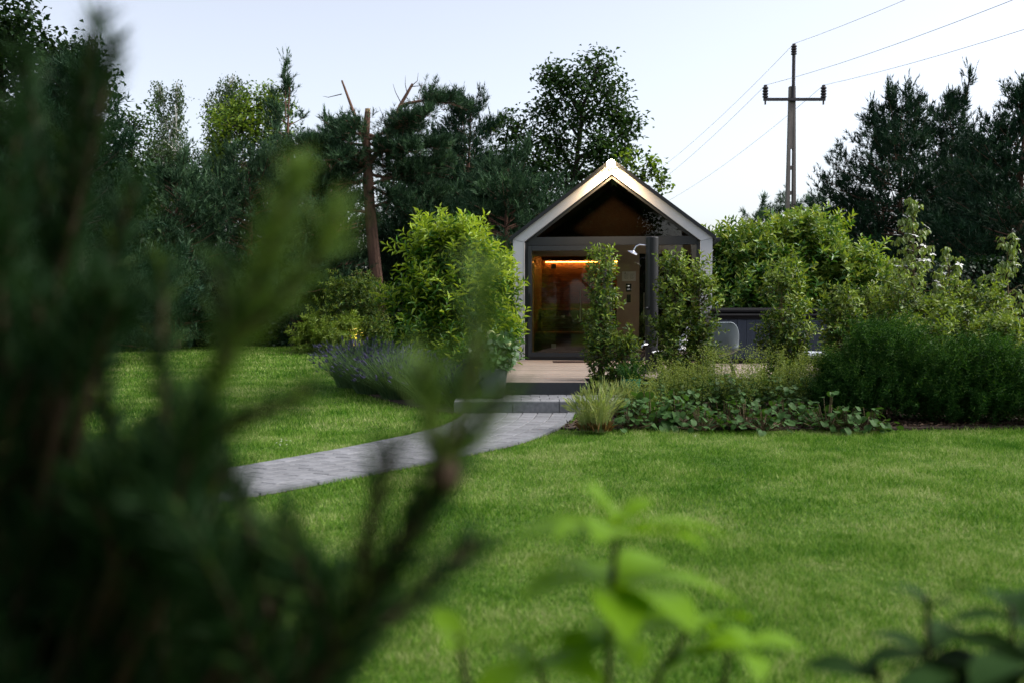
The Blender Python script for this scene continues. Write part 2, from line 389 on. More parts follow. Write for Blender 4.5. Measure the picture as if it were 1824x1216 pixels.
leaves(fb, np.stack([x,y,rng.uniform(.02,.05,n)],1), D, rdirs(rng,n)*.5+[0,0,1], rng.uniform(.03,.08,n), rng.uniform(.015,.035,n), 0)
tag(fb.build('bark_mulch', [m_chip]), 'loose brown bark mulch in the planting bed by the path', 'mulch', kind='stuff')

# lower step
st = tag(MB().box(-.72,1.66,12.68,13.5,-.05,TREAD-.06).build('entrance_step', m_soil), kind='structure')
xs = [-.74,.01,.60,1.18,1.68]
for i in range(4):
    MB().box(xs[i]+.004, xs[i+1]-.004, 12.6, 12.72, -.05, TREAD, .006).build('kerb_block', m_kerb, st)
MB().box(-.74,-.62,12.724,13.48,-.05,TREAD,.006).build('kerb_block', m_kerb, st)
for r_ in range(4):
    y0 = 12.727+r_*.191; x0 = -.615 - (r_ % 2)*.12
    while x0 < 1.66:
        a, bb = max(x0,-.615)+.004, min(x0+.245,1.67)-.004
        if bb-a > .05: MB().box(a, bb, y0, y0+.184, TREAD-.055, TREAD-.001+rp.uniform(-.002,.002), .004).build('paver', m_paver, st)
        x0 += .245
# deck
dk = tag(MB().box(-.30,1.0,13.56,14.22,0,DECK-.03).box(-.30,6.6,14.24,20.4,0,DECK-.03).build('terrace_deck', m_deckedge), kind='structure')
MB().box(-.36,1.04,13.5,13.54,.0,DECK-.002,.003).build('edge_board', m_deckedge, dk)
MB().box(1.045,6.62,14.17,14.21,.0,DECK-.002,.003).build('edge_board', m_deckedge, dk)
MB().box(1.0,1.04,13.545,14.165,.0,DECK-.002,.003).build('edge_board', m_deckedge, dk)
y = 13.5; i = 0
while y < 19.2:
    x1 = 1.035 if y < 14.1 else 6.62
    j = rp.uniform(1.5, 4.5)
    segs = [(-.36, x1)] if x1 < 2 else [(-.36, j-.003), (j+.003, x1)]
    for a, bb in segs:
        MB().box(a, bb, y+.003, y+.137, DECK-.026, DECK+rp.uniform(-.0012,.0012), .003).build('plank', m_deck, dk)
    y += .142; i += 1
MAT = at(1020,645,17.85)
tag(MB().box(-.36,.36,-.16,.16,0,.014,.005).build('door_mat', surf('brown_coir_mat',(.06,.03,.025),(.035,.018,.015),60,.95,bump=.8), None, (MAT[0],17.72,DECK+.002)),
    'dark brown mat lying on the deck before the glass door','door mat')

# ------------------------------------------------------------------ sauna house
HA = R(8); HC = at(1088, 642, 18.1); HC[2] = DECK
EX = np.array([math.cos(HA), -math.sin(HA), 0]); EY = np.array([math.sin(HA), math.cos(HA), 0])
def hp(px, py, d):
    r = ray(px, py); C = np.array([0,0,CAMH]); t = (d - np.dot(C-HC, EY))/np.dot(r, EY); p = C + r*t - HC
    return float(np.dot(p, EX)), float(p[2])
house = empty('garden_sauna_house', HC, -HA, 'small gabled sauna house with pale frame and glass front, lamp lit at its apex', 'house')
SL = .758
def zo(x): return 3.65 - SL*abs(x)
H5 = 5.0
def roofpoly(s, a0, a1, x0, x1): return [(s*x0, zo(x0)-a0), (s*x1, zo(x1)-a0), (s*x1, zo(x1)-a1), (s*x0, zo(x0)-a1)]
for s in (-1, 1):
    rf = MB().prism(roofpoly(s, 0, .075, .0, 1.86), -.05, H5).build('roof_slope', m_roof, house)
    for k in range(9):
        y0 = .4+k*.52
        MB().prism(roofpoly(s, -.025, -.002, .03, 1.85), y0, y0+.02).build('standing_seam', m_roof, rf)
    MB().prism([(s*1.6,0),(s*1.8,0),(s*1.8,2.205),(s*1.6,2.153)], 0, .24).build('corner_post', m_white_clad, house)
    MB().prism([(s*1.8,2.209),(s*1.6,2.157),(s*.003,3.367),(s*.003,3.569)], -.004, .235).build('gable_board', m_white_clad, house)
    MB().box(min(s*1.588,s*1.599), max(s*1.588,s*1.599), -.006, .095, .004, 2.15).build('edge_trim', m_edge, house)
    w_ = MB().box(min(s*1.62,s*1.79), max(s*1.62,s*1.79), .245, H5-.1, 0, 2.1).build('side_wall', m_white_clad, house)
    MB().box(min(s*1.53,s*1.597), max(s*1.53,s*1.597), .10, .22, .0, 2.16).build('frame_post', m_frame, house)
    MB().prism(roofpoly(s, .284, .345, .003, 1.53), .10, .22).build('gable_frame', m_frame, house)
    MB().prism(roofpoly(s, .30, .32, .05, 1.6), .26, H5-.15).build('ceiling_lining', m_woodd, house)
MB().prism([(-1.62,0),(1.62,0),(1.62,2.1),(0,3.3),(-1.62,2.1)], H5-.12, H5-.03).build('back_wall', m_white_clad, house)
MB().box(1.862,1.93,-.03,H5-.2,2.14,2.21,.01).build('gutter', m_roof, house)
MB().prism([(-.14,3.462),(.14,3.462),(.0,3.566)], -.018, -.006).build('ridge_cap', m_white_clad, house)
MB().box(-1.527,1.527,.085,.215,2.10,2.25).build('beam', m_frame, house)
MB().box(-.075,.02,.09,.21,.06,2.097).build('centre_post', m_frame, house)
MB().box(-1.527,1.527,.06,.23,.004,.057).build('sill', m_frame, house)
MB().prism([(-1.40,2.253),(1.40,2.253),(0,3.30)], .155, .163).build('gable_pane', m_glass, house)
# sliding door sash in the left bay
sd = MB(); sd.box(-1.525,-1.455,.03,.083,.06,2.09); sd.box(-.15,-.08,.03,.083,.06,2.09); sd.box(-1.452,-.153,.03,.083,2.0,2.09); sd.box(-1.452,-.153,.03,.083,.06,.14)
door = sd.build('sliding_door', m_frame, house)
MB().box(-1.452,-.153,.052,.06,.143,1.997).build('pane', m_glass, door)
MB().box(-1.50,-1.475,.0,.028,.82,1.22,.006).build('handle', m_black, door)
MB().box(.024,1.526,.150,.158,.06,2.097).build('side_pane', m_glass, house)
MB().box(-1.76,-1.69,-.025,-.002,.20,.27,.006).build('power_socket', m_black, house)
# inner wall with two glazed openings, a metre behind the glass
YI = 1.0
xa, zt = hp(950,457,YI); xb, _ = hp(1099,457,YI); xc, zt2 = hp(1139,452,YI); xd, _ = hp(1232,452,YI)
zt = round(zt,3); zt2 = round(zt2,3); ZW = 2.14
iw = MB(); iw.box(-1.618,xa,YI,YI+.1,.012,ZW); iw.box(xb,xc,YI,YI+.1,.012,ZW); iw.box(xd,1.618,YI,YI+.1,.012,ZW)
iw.box(xa,xb,YI,YI+.1,zt,ZW); iw.box(xc,xd,YI,YI+.1,zt2,ZW)
inner = iw.build('inner_wall', m_inner, house)
MB().prism([(-1.5,ZW+.003),(1.5,ZW+.003),(1.45,2.20),(0,3.29),(-1.45,2.20)], YI, YI+.06).build('inner_gable', m_gabw, house)
MB().box(-1.618,1.618,.235,H5-.13,-.02,.010).build('floor', m_floor, house)
MB().box(-1.618,1.618,YI+.11,H5-.13,2.145,2.16).build('room_ceiling', m_woodd, house)
for s in (-1, 1): MB().box(min(s*1.605,s*1.618), max(s*1.605,s*1.618), .245, YI-.002, .012, 2.1).build('wall_lining', m_inner, house)
# sauna cabin planks
YB = 2.9
z = .02; k = 0
while z < 2.12:
    MB().box(-1.60, xb+.10, YB, YB+.03, z+.002, min(z+.096,2.14)-.002, .003).build('plank', m_wood, house)
    for xs_ in (-1.602, xb+.11):
        MB().box(xs_, xs_+.015, YI+.11, YB-.004, z+.002, min(z+.096,2.14)-.002).build('plank', m_wood, house)
    z += .096
bz = hp(1020, 467, YB)[1]
MB().box(-1.50, xb+.06, YB-.05, YB-.035, bz-.006, bz+.006).build('led_strip', m_led, house)
MB().box(-1.55, xb+.08, YB-.075, YB-.004, bz+.03, bz+.06).build('led_ledge', m_woodd, house)
for zz, y0 in ((.45,YB-1.2),(.90,YB-.62)):
    bn = MB()
    bn.box(-1.585, xb+.085, y0, y0+.04, zz-.12, zz-.03)
    bobj = bn.build('bench', m_woodd, house)
    for q in range(5): MB().box(-1.585, xb+.085, y0+.005+q*.115, y0+.108+q*.115, zz-.027, zz, .004).build('slat', m_wood, bobj)
xm1, zm1 = hp(1034,518,YI-.03); _, zm0 = hp(1034,570,YI-.03)
dr = MB().box(xa+.006, xb-.006, YI+.04, YI+.05, .02, zt-.006).build('sauna_door', m_glass_d, house)
MB().tube([(xm1,YI-.005,zm0),(xm1,YI-.005,zm1)], .014, 10).build('handle', m_steel, dr)
for py in (475, 616):
    hx, hz = hp(986,py,YI+.02); MB().box(hx-.045,hx+.045,YI+.025,YI+.037,hz-.045,hz+.045,.004).build('hinge', m_black if py < 500 else m_steel, dr)
d2 = MB().box(xc+.006, xd-.006, YI+.04, YI+.05, .02, zt2-.006).build('shower_room_door', m_glass_d, house)
hx, hz = hp(1147,545,YI); MB().tube([(hx,YI-.005,hz-.25),(hx,YI-.005,hz+.25)], .012, 10).build('handle', m_steel, d2)
MB().box(xb+.14,1.60,YB,YB+.03,.02,2.14).build('shower_room_wall', m_black, house)
# notice, control panel, switch
def plate(name, px0, px1, py0, py1, t, m, par=house):
    x0, z1 = hp(px0,py0,YI); x1, z0 = hp(px1,py1,YI); c = ((x0+x1)/2, YI-.002, (z0+z1)/2)
    return MB().box(x0-c[0],x1-c[0],-t,0,z0-c[2],z1-c[2]).build(name, m, par, c), c
nt_, c = plate('notice', 1108,1132.5,484,501,.004,m_paper)
nw, nh = .127, .085
MB().lathe([(.012,0),(.012,.001)],10).build('emblem', m_ink, nt_, (-.07,-.006,.06)).rotation_euler=(R(90),0,0)
for q in range(5):
    for s in (-1,1):
        MB().box(-.035+s*.055,.045+s*.05-.012*(q%3),-.0062,-.0045,.038-q*.022,.042-q*.022).build('text_line', m_ink, nt_)
pn, c = plate('control_panel', 1115,1124.5,506,520,.02,m_black)
MB().box(-.018,.018,-.024,-.0205,.03,.042).build('display', m_disp, pn)
for q in range(4): MB().box(-.026+q*.014,-.018+q*.014,-.024,-.0205,-.032,-.022).build('display', m_disp, pn)
plate('light_switch', 1116.5,1123.5,525,539,.012,m_black)
# gable lamp
lamp = MB(); lamp.lathe([(.05,0),(.055,.02),(.05,.05),(.035,.07)],16)
lo = lamp.build('gable_lamp', m_black, house, (-.0,-.24,3.49)); lo.rotation_euler = (R(0),0,0)
lens_=MB().lathe([(.075,0),(.066,.012)],18).build('lens', m_lampl, lo, (0,-.058,.03)); lens_.rotation_euler=(R(75),0,0)
MB().box(-.015,.015,.035,.225,.02,.05).build('bracket', m_black, lo)
ld = bpy.data.lights.new('gable_lamp_light','SPOT'); ld.energy = 80; ld.spot_size = R(114); ld.spot_blend = .9; ld.color = (1.0,.64,.32); ld.shadow_soft_size = .04
lg = bpy.data.objects.new('gable_lamp_light', ld); COL.objects.link(lg); lg.parent = house; lg.location = (-.0,-.42,3.46); lg.rotation_euler = (R(34),0,0); lg['kind']='helper'

# ------------------------------------------------------------------ things on the deck
# hot tub
T0 = at(1274,645,17.3); T1 = at(1482,645,17.3); tw = T1[0]-T0[0]
tub = empty('hot_tub', ((T0[0]+T1[0])/2, 17.3+1.0, DECK), 0, 'square slate blue hot tub with dark rim on the deck', 'hot tub')
hw = tw/2
MB().box(-hw+.1,hw-.1,-.9,.9,.003,.08).build('base', m_black, tub)
MB().box(-hw+.04,hw-.04,-.95,.95,.082,.80).build('core', m_tub, tub)
nb = 12
for k in range(nb):
    a = -hw+.07+(tw-.14)*k/nb; MB().box(a+.003,a+(tw-.14)/nb-.003,-.975,-.952,.085,.76,.003).build('board', m_tub, tub)
    MB().box(-hw+.017,-hw+.038,-.93+1.86*k/nb+.003,-.93+1.86*(k+1)/nb-.003,.085,.76,.003).build('board', m_tub, tub)
for s in (-1,1): MB().box(s*(hw-.03)-.04,s*(hw-.03)+.04,-1.0,-.977+.03,.083,.78,.01).build('corner_trim', m_tubrim, tub)
MB().box(-hw+.005,hw-.005,-.99,-.945,.765,.80,.004).build('band', m_tubrim, tub)
MB().box(-hw-.02,hw+.02,-1.02,1.0,.803,.86,.02).build('rim', m_tubrim, tub)
MB().box(-hw+.02,hw-.02,-.97,.96,.863,.95,.03).build('cover', m_tubrim, tub)
# outdoor shower column
SX = at(1160.5,600,15.6)
sh = empty('outdoor_shower', (SX[0],15.6,DECK), 0, 'black cylindrical shower column with chrome head on the deck', 'shower')
MB().lathe([(.14,.002),(.14,.02),(.105,.024),(.10,.03),(.10,2.07),(.096,2.085),(.05,2.09)],28).build('column', m_black, sh, smooth=False)
MB().tube([(-.09,0,1.955),(-.20,-.01,1.965),(-.25,-.01,1.94),(-.285,-.015,1.88)], [.012,.012,.012,.015], 10).build('shower_arm', m_chrome, sh)
hd = MB(); hd.lathe([(.015,.035),(.03,.025),(.085,.008),(.09,-.004),(.082,-.012)],22)
ho = hd.build('shower_head', m_chrome, sh, (-.30,-.015,1.84)); ho.rotation_euler=(R(10),R(22),0)
tp = MB(); tp.tube([(-.07,-.07,.98),(-.11,-.11,.98)],.022,10).build('mixer_knob', m_black, sh)
MB().tube([(-.07,-.08,.42),(-.13,-.12,.42),(-.16,-.13,.40),(-.165,-.135,.36)],.012,8).build('foot_tap', m_chrome, sh)
MB().tube([(-.13,-.12,.43),(-.13,-.12,.47)],.02,8).build('tap_handle', m_chrome, sh)
# shell chairs
def shell_chair(name, loc, rz, m, label, sc=1.0):
    r = empty(name, loc, rz, label, 'chair', 'shell chairs on the deck'); r.scale=(sc,)*3
    prof = [(-.26,.30),(-.22,.285),(-.05,.265),(.12,.255),(.20,.285),(.245,.38),(.27,.50),(.29,.62),(.30,.69),(.305,.70)]
    wid = [.20,.225,.24,.235,.235,.245,.25,.235,.18,.13]; curl=[.01,.03,.05,.06,.08,.09,.08,.05,.02,.0]
    V=[];F=[];nx=9
    for (y_,z_),w_,c_ in zip(prof,wid,curl):
        for i_ in range(nx):
            t=-1+2*i_/(nx-1); e=abs(t)**2.5
            up = (z_ < .30)
            V.append((w_*t, y_-(0 if up else c_*e*1.3), z_+(c_*e*1.3 if up else 0)))
    for r_ in range(len(prof)-1):
        for i_ in range(nx-1): a=r_*nx+i_; F.append((a,a+1,a+nx+1,a+nx))
    so = MB().add(V,F).build('shell', m, r, smooth=True)
    md = so.modifiers.new('thick','SOLIDIFY'); md.thickness=.018; md.offset=0
    md = so.modifiers.new('sub','SUBSURF'); md.levels=2; md.render_levels=2
    for sx in (-1,1):
        for y0,y1 in ((-.12,-.24),(.10,.22)):
            MB().tube([(sx*.12,y0,.255),(sx*.20,y1,.004)],[.016,.011],8).build('leg', m_psteel, r)
    return r
C1 = at(1283,669,14.75)
shell_chair('shell_chair', (C1[0],14.85,DECK), R(172), m_chair, 'grey plastic shell chair with its back to the lawn, before the hot tub', 1.12)
C2 = at(1192,640,15.35)
shell_chair('shell_chair', (C2[0],15.3,DECK), R(-95), m_chairw, 'white plastic shell chair mostly hidden behind the shrub next to the shower')
# lounger
LB = at(1432,645,15.4)
lg_ = empty('sun_lounger', (LB[0]+.1,15.5,DECK), 0, 'pale sun lounger with raised back, half hidden by shrubs right of the hot tub', 'lounger')
f=MB(); f.box(-.1,1.9,-.33,-.29,.17,.21); f.box(-.1,1.9,.29,.33,.17,.21); f.box(-.1,-.06,-.287,.287,.17,.21); f.box(1.86,1.9,-.287,.287,.17,.21); f.build('frame', m_psteel, lg_)
for x_ in (0,1.8):
    for y_ in (-.31,.31): MB().box(x_-.02,x_+.02,y_-.02,y_+.02,.003,.168).build('leg', m_psteel, lg_)
MB().box(-.08,.86,-.28,.28,.213,.30,.03).build('mattress', m_cush, lg_)
ob=MB().box(0,.92,-.28,.28,0,.09,.03).build('backrest', m_cush, lg_, (.88,0,.225)); ob.rotation_euler=(0,R(-26),0)
# planter with hydrangea
PX = at(878,705,13.05)
pot = MB().lathe([(.135,.002),(.15,.02),(.195,.36),(.21,.385),(.205,.395),(.18,.395),(.175,.34),(.02,.335)],32).build('planter', m_pot, None, (PX[0],13.1,TREAD+.002), smooth=False)
tag(pot, 'round grey planter standing on the lower step', 'planter')
GP = at(1124,705,13.2)
gpot = MB().lathe([(.085,.002),(.10,.02),(.125,.20),(.13,.235),(.122,.24),(.11,.23),(.02,.20)],24).build('green_pot', m_gpot, None, (GP[0],13.2,TREAD+.002))
tag(gpot, 'small green glazed pot on the right end of the step', 'pot')

# ------------------------------------------------------------------ power pole and wires
PY = 34.0; PT = at(1411.5, 90, PY); px_ = PT[0]
pole = empty('power_pole', (px_,PY,0), 0, 'concrete power pole with one crossarm and three insulators above the shrubs', 'power pole')
zA = at(1411,178,PY)[2]; zB = at(1411,155,PY)[2]
zt = zB
for s in (-1,1):
    MB().add([(s*.06,-.14,0),(s*.22,-.14,0),(s*.22,.14,0),(s*.06,.14,0),(s*.045,-.09,zt),(s*.10,-.09,zt),(s*.10,.09,zt),(s*.045,.09,zt)] if s>0 else
             [(-.22,-.14,0),(-.06,-.14,0),(-.06,.14,0),(-.22,.14,0),(-.10,-.09,zt),(-.045,-.09,zt),(-.045,.09,zt),(-.10,.09,zt)],
             [(0,3,2,1),(4,5,6,7),(0,1,5,4),(1,2,6,5),(2,3,7,6),(3,0,4,7)]).build('leg', m_conc, pole)
for z0,z1 in ((0,.6),(1.3,1.45),(2.2,2.35),(3.2,3.35),(4.1,4.22),(4.95,5.07),(5.8,5.92),(6.5,zt-.002)):
    MB().box(-.043,.043,-.086,.086,z0,z1).build('web', m_conc, pole)
zT = at(1412,100,PY)[2]
MB().tube([(0.02,-.10,zA-.1),(0.02,-.10,zT)],.06,10).build('top_pipe', m_psteel, pole)
xl = at(1361,175,PY)[0]-px_; xr = at(1464,182,PY)[0]-px_
MB().box(xl-.06,xr+.06,-.21,-.115,zA-.07,zA+.02).build('crossarm', m_psteel, pole)
def insul(x,y,z,h):
    pr=[(.05,0)]
    for q in range(4): pr += [(.10,h*(q*.22+.05)),(.10,h*(q*.22+.13)),(.06,h*(q*.22+.2))]
    pr += [(.06,h*.97),(.03,h)]
    MB().lathe(pr,12).build('insulator', m_ins, pole, (x,y,z))
    MB().tube([(x,y,z-.22),(x,y,z)],.03,6).build('insulator_pin', m_psteel, pole)
insul(xl,-.16,zA+.022,.44); insul(xr,-.16,zA+.022,.44); insul(.02,-.10,zT+.002,.38)
for (x,y,z,lab) in ((.02,-.10,zT+.38,'overhead wire running from the pole top insulator'),(xl,-.16,zA+.45,'overhead wire from the insulator on the crossarm end nearer the house'),(xr,-.16,zA+.45,'overhead wire from the insulator on the crossarm end nearer the dark pines')):
    a = np.array([px_+x,PY+y,z]); pts=[]
    for sgn in (1,-1):
        e = a + np.array([-4.9,60,0.])*sgn; ps=[]
        for q in range(31):
            u=q/30.; p=a*(1-u)+e*u; p[2]-=4*1.9*u*(1-u); ps.append(p)
        pts = ps[::-1] if sgn==1 else pts+ps[1:]
    w=MB().tube([p-a for p in pts],.0062,5).build('overhead_wire', m_wire, None, a)
    tag(w, lab, 'wire', 'power line wires')

# ------------------------------------------------------------------ vegetation generators
def lump(rng):
    a = rng.uniform(0, 6.28, 6); f = rng.integers(1, 4, 6); g = rng.uniform(1.0, 3.5, 6)
    def L_(az, z):
        s = 0
        for i in range(6): s = s + np.sin(f[i]*az + a[i] + g[i]*z*2)
        return s/6
    return L_

def shrub(name, base, h, prof, mats, seed, label, cat, group=None, z0=.15, nclump=70, nshoot=9, sig=.11, slen=.22, nleaf=9,
          LL=.075, LW=.03, up=.8, young=.5, shape='d', stems=5, stem_r=.012, amp=.30, droop=.2, topshoots=0, rim=.42, stem_m=None, fill=0):
    """leafy bush: clumps of shoots filling a lumpy profile; prof(t) = radius in metres at relative height t"""
    rng = np.random.default_rng(seed); lf = lump(rng); base = np.asarray(base, float)
    t = rng.uniform(0, 1, nclump*6); w = prof(t); keep = rng.uniform(0, w.max(), len(t)) < w; t = t[keep][:nclump]; n = len(t)
    az = rng.uniform(0, 2*math.pi, n); rho = rng.uniform(0, 1, n)**rim
    z = z0 + t*(h-z0); rad = prof(t)*rho*(1+amp*lf(az, z))
    C = np.stack([rad*np.cos(az), rad*np.sin(az), z], 1)
    if topshoots:
        a2 = rng.uniform(0,6.28,topshoots); r2 = prof(np.full(topshoots,.8))*np.sqrt(rng.uniform(0,1,topshoots))*.9
        C = np.r_[C, np.stack([r2*np.cos(a2), r2*np.sin(a2), h*rng.uniform(.86,1.02,topshoots)],1)]; rho = np.r_[rho, np.ones(topshoots)]
    n = len(C)
    S = np.repeat(C, nshoot, 0) + rng.normal(size=(n*nshoot,3))*sig; out = S.copy(); out[:,2] = 0
    rr_ = np.repeat(rho, nshoot)
    SD = unit(unit(out)*(1-up)*1.3 + np.array([0,0,up]) + rng.normal(size=S.shape)*.28)
    m = len(S); K = nleaf
    tt = (np.tile(np.arange(K), m)+.5)/K; ang = np.tile(np.arange(K)*2.399, m) + np.repeat(rng.uniform(0,6.28,m), K)
    SDk = np.repeat(SD, K, 0); Pk = np.repeat(S, K, 0) + SDk*(tt*slen)[:,None]
    e1 = unit(np.cross(SDk, [0.31,.52,.8])); e2 = np.cross(SDk, e1)
    rad_ = e1*np.cos(ang)[:,None] + e2*np.sin(ang)[:,None]
    D = unit(SDk*(.35+.9*tt)[:,None] + rad_*.9 + rng.normal(size=Pk.shape)*.15)
    Lk_ = LL*rng.uniform(.7,1.25,len(Pk))*(1-.25*tt)
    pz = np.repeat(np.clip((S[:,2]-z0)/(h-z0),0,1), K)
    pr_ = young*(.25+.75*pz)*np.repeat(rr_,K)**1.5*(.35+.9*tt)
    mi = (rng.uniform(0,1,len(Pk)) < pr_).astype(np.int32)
    good = Pk[:,2] > .01
    fb = FB(); leaves(fb, Pk[good], D[good], (SDk+rng.normal(size=Pk.shape)*.2)[good], Lk_[good], Lk_[good]*LW/LL, mi[good], shape, droop)
    root = empty(name, base, 0, label, cat, group)
    fb.build('foliage', mats, root)
    if stems:
        mb = MB()
        for k in range(stems):
            tgt = C[rng.integers(0,n)]; a = rng.uniform(0,6.28); b0 = np.array([math.cos(a),math.sin(a),0])*min(.08,stem_r*4)
            mid = b0*.5 + tgt*np.array([.35,.35,.5])+rng.normal(size=3)*.03
            mb.tube([b0+[0,0,-.02], mid, tgt], [stem_r, stem_r*.7, stem_r*.25], 5)
        nt_ = min(n, 60)
        for k in rng.choice(n, nt_, replace=False):
            tgt = C[k]; a0 = tgt*np.array([.25,.25,.6]); a0[2] = max(a0[2]-.05, .02)
            mb.tube([a0, (a0+tgt)/2+rng.normal(size=3)*.02, tgt], [stem_r*.45,stem_r*.35,stem_r*.2], 4, cap=False)
        mb.build('branches', stem_m or m_stem, root)
    return root

def pine(name, X, Y, H, clear, L0, seed, label, mats, group='pine trees behind the garden', prof=None, tr=.16, step=.42, nb=5, e0=.25, curve=.5,
         k=16, nl=.17, nw=.024, lean=(0,0), bark=None, sub=10, Z0=0., spacing=.17, topclear=0., leaders=2):
    rng = np.random.default_rng(seed); root = empty(name, (X,Y,Z0), 0, label, 'tree', group)
    prof = prof or (lambda t: (1-t)**.75*.95+.06)
    tp = lambda z: np.array([lean[0]*z/H+.06*math.sin(z*.9+seed), lean[1]*z/H+.06*math.cos(z*.7+seed), z])
    zs = np.linspace(-.05, H*(1-topclear), 12)
    MB().tube([tp(z) for z in zs], [max(.012, tr*(1-.93*max(z,0)/H)) for z in zs], 9).build('trunk', bark or m_bark, root)
    SP=[]; SD=[]; CP=[]; br=MB(); z = H*clear
    while z < H*.985:
        t = (z/H-clear)/(1-clear); n_ = max(3, nb + rng.integers(-1,2))
        for j in range(n_):
            a = rng.uniform(0,6.28); L = L0*prof(t)*rng.uniform(.6,1.18); zz = z+rng.uniform(-.5,.5)*step
            el = e0 + .5*t**1.5 + rng.uniform(-.18,.18); d = np.array([math.cos(a)*math.cos(el), math.sin(a)*math.cos(el), math.sin(el)])
            p = tp(min(max(zz,.1),H*.98)); pts=[p]; ns=6
            for q in range(ns):
                d = unit(d + np.array([0,0,curve/ns*(q/ns*1.6-.25)]) + rng.normal(size=3)*.05); p = p + d*L/ns; pts.append(p)
            br.tube(pts, [max(.006,tr*.28*(1-t*.7)*(1-.85*q/ns)) for q in range(ns+1)], 4, cap=False)
            SP.append(p); SD.append(d+[0,0,.5]); CP.append(p-d*.05); CP.append(p-d*.22+rng.normal(size=3)*.05)
            nsb = max(3, int(sub*L/L0+2))
            for q in range(nsb):
                s_ = .28+.72*(q+rng.uniform(0,.8))/nsb; s_=min(s_,.98); i_=int(s_*ns); f_=s_*ns-i_; o_=pts[i_]*(1-f_)+pts[min(i_+1,ns)]*f_
                dd = unit(pts[min(i_+1,ns)]-pts[i_]); side = unit(np.cross(dd,[0,0,1]))*(1 if q%2 else -1)
                sd_ = unit(dd*.7+side*rng.uniform(.5,1.0)+[0,0,rng.uniform(.0,.35)]); sl = L*rng.uniform(.28,.50)*(1.25-s_*.7)
                m_ = max(2,int(sl/spacing))
                for u in range(m_):
                    w=(u+.7)/m_; pos=o_+sd_*sl*w+rng.normal(size=3)*.05
                    SP.append(pos); SD.append(sd_*.7+np.array([0,0,.65])+rng.normal(size=3)*.25)
                    SP.append(pos+rng.normal(size=3)*.12); SD.append(sd_*.5+np.array([0,0,.6])+rng.normal(size=3)*.45)
        z += step*rng.uniform(.75,1.2)
    top = tp(H*.97); SP += [top+[0,0,-.25*q] for q in range(3)]; SD += [np.array([0,0,1.])]*3
    for j in range(leaders):
        t=rng.uniform(.45,.95); a=rng.uniform(0,6.28); z_=H*(clear+(1-clear)*t); rd=L0*prof(t)*rng.uniform(.15,.5); p0=tp(z_)+np.array([rd*math.cos(a),rd*math.sin(a),.1]); hl=rng.uniform(.8,1.3)*min(1.,H/7)
        ax=unit(np.array([rng.normal()*.12+.15*math.cos(a),rng.normal()*.12,1.])); br.tube([p0-ax*.5,p0+ax*hl],[.022,.006],4,cap=False)
        for u in np.linspace(0.05,1,9):
            SP.append(p0+ax*hl*u); SD.append(ax+rng.normal(size=3)*.15)
        for u in (.35,.6,.8,1.0):
            for q in range(3):
                o_=p0+ax*hl*u; dd=unit(np.array([rng.normal(),rng.normal(),1.4])); CP.append(o_); CP.append(o_+dd*.16); SP.append(o_+dd*.12*(1.3-u)); SD.append(dd)
    SP=np.array(SP); SD=unit(np.array(SD)); br.build('branches', bark or m_bark, root)
    fb=FB(); mi=(rng.uniform(size=len(SP))<.16).astype(np.int32)
    needles(fb, rng, SP, SD, .22*rng.uniform(.6,1.3,len(SP)), k, nl, nw, mi)
    CP=np.array(CP); needles(fb, rng, CP, np.array([0,0,1.])+rng.normal(size=CP.shape)*[.22,.22,.1], .38*rng.uniform(.5,1.6,len(CP)), int(k*1.3), nl*.75, nw, 1, (.25,.6))
    fb.build('crown', mats, root)
    return root

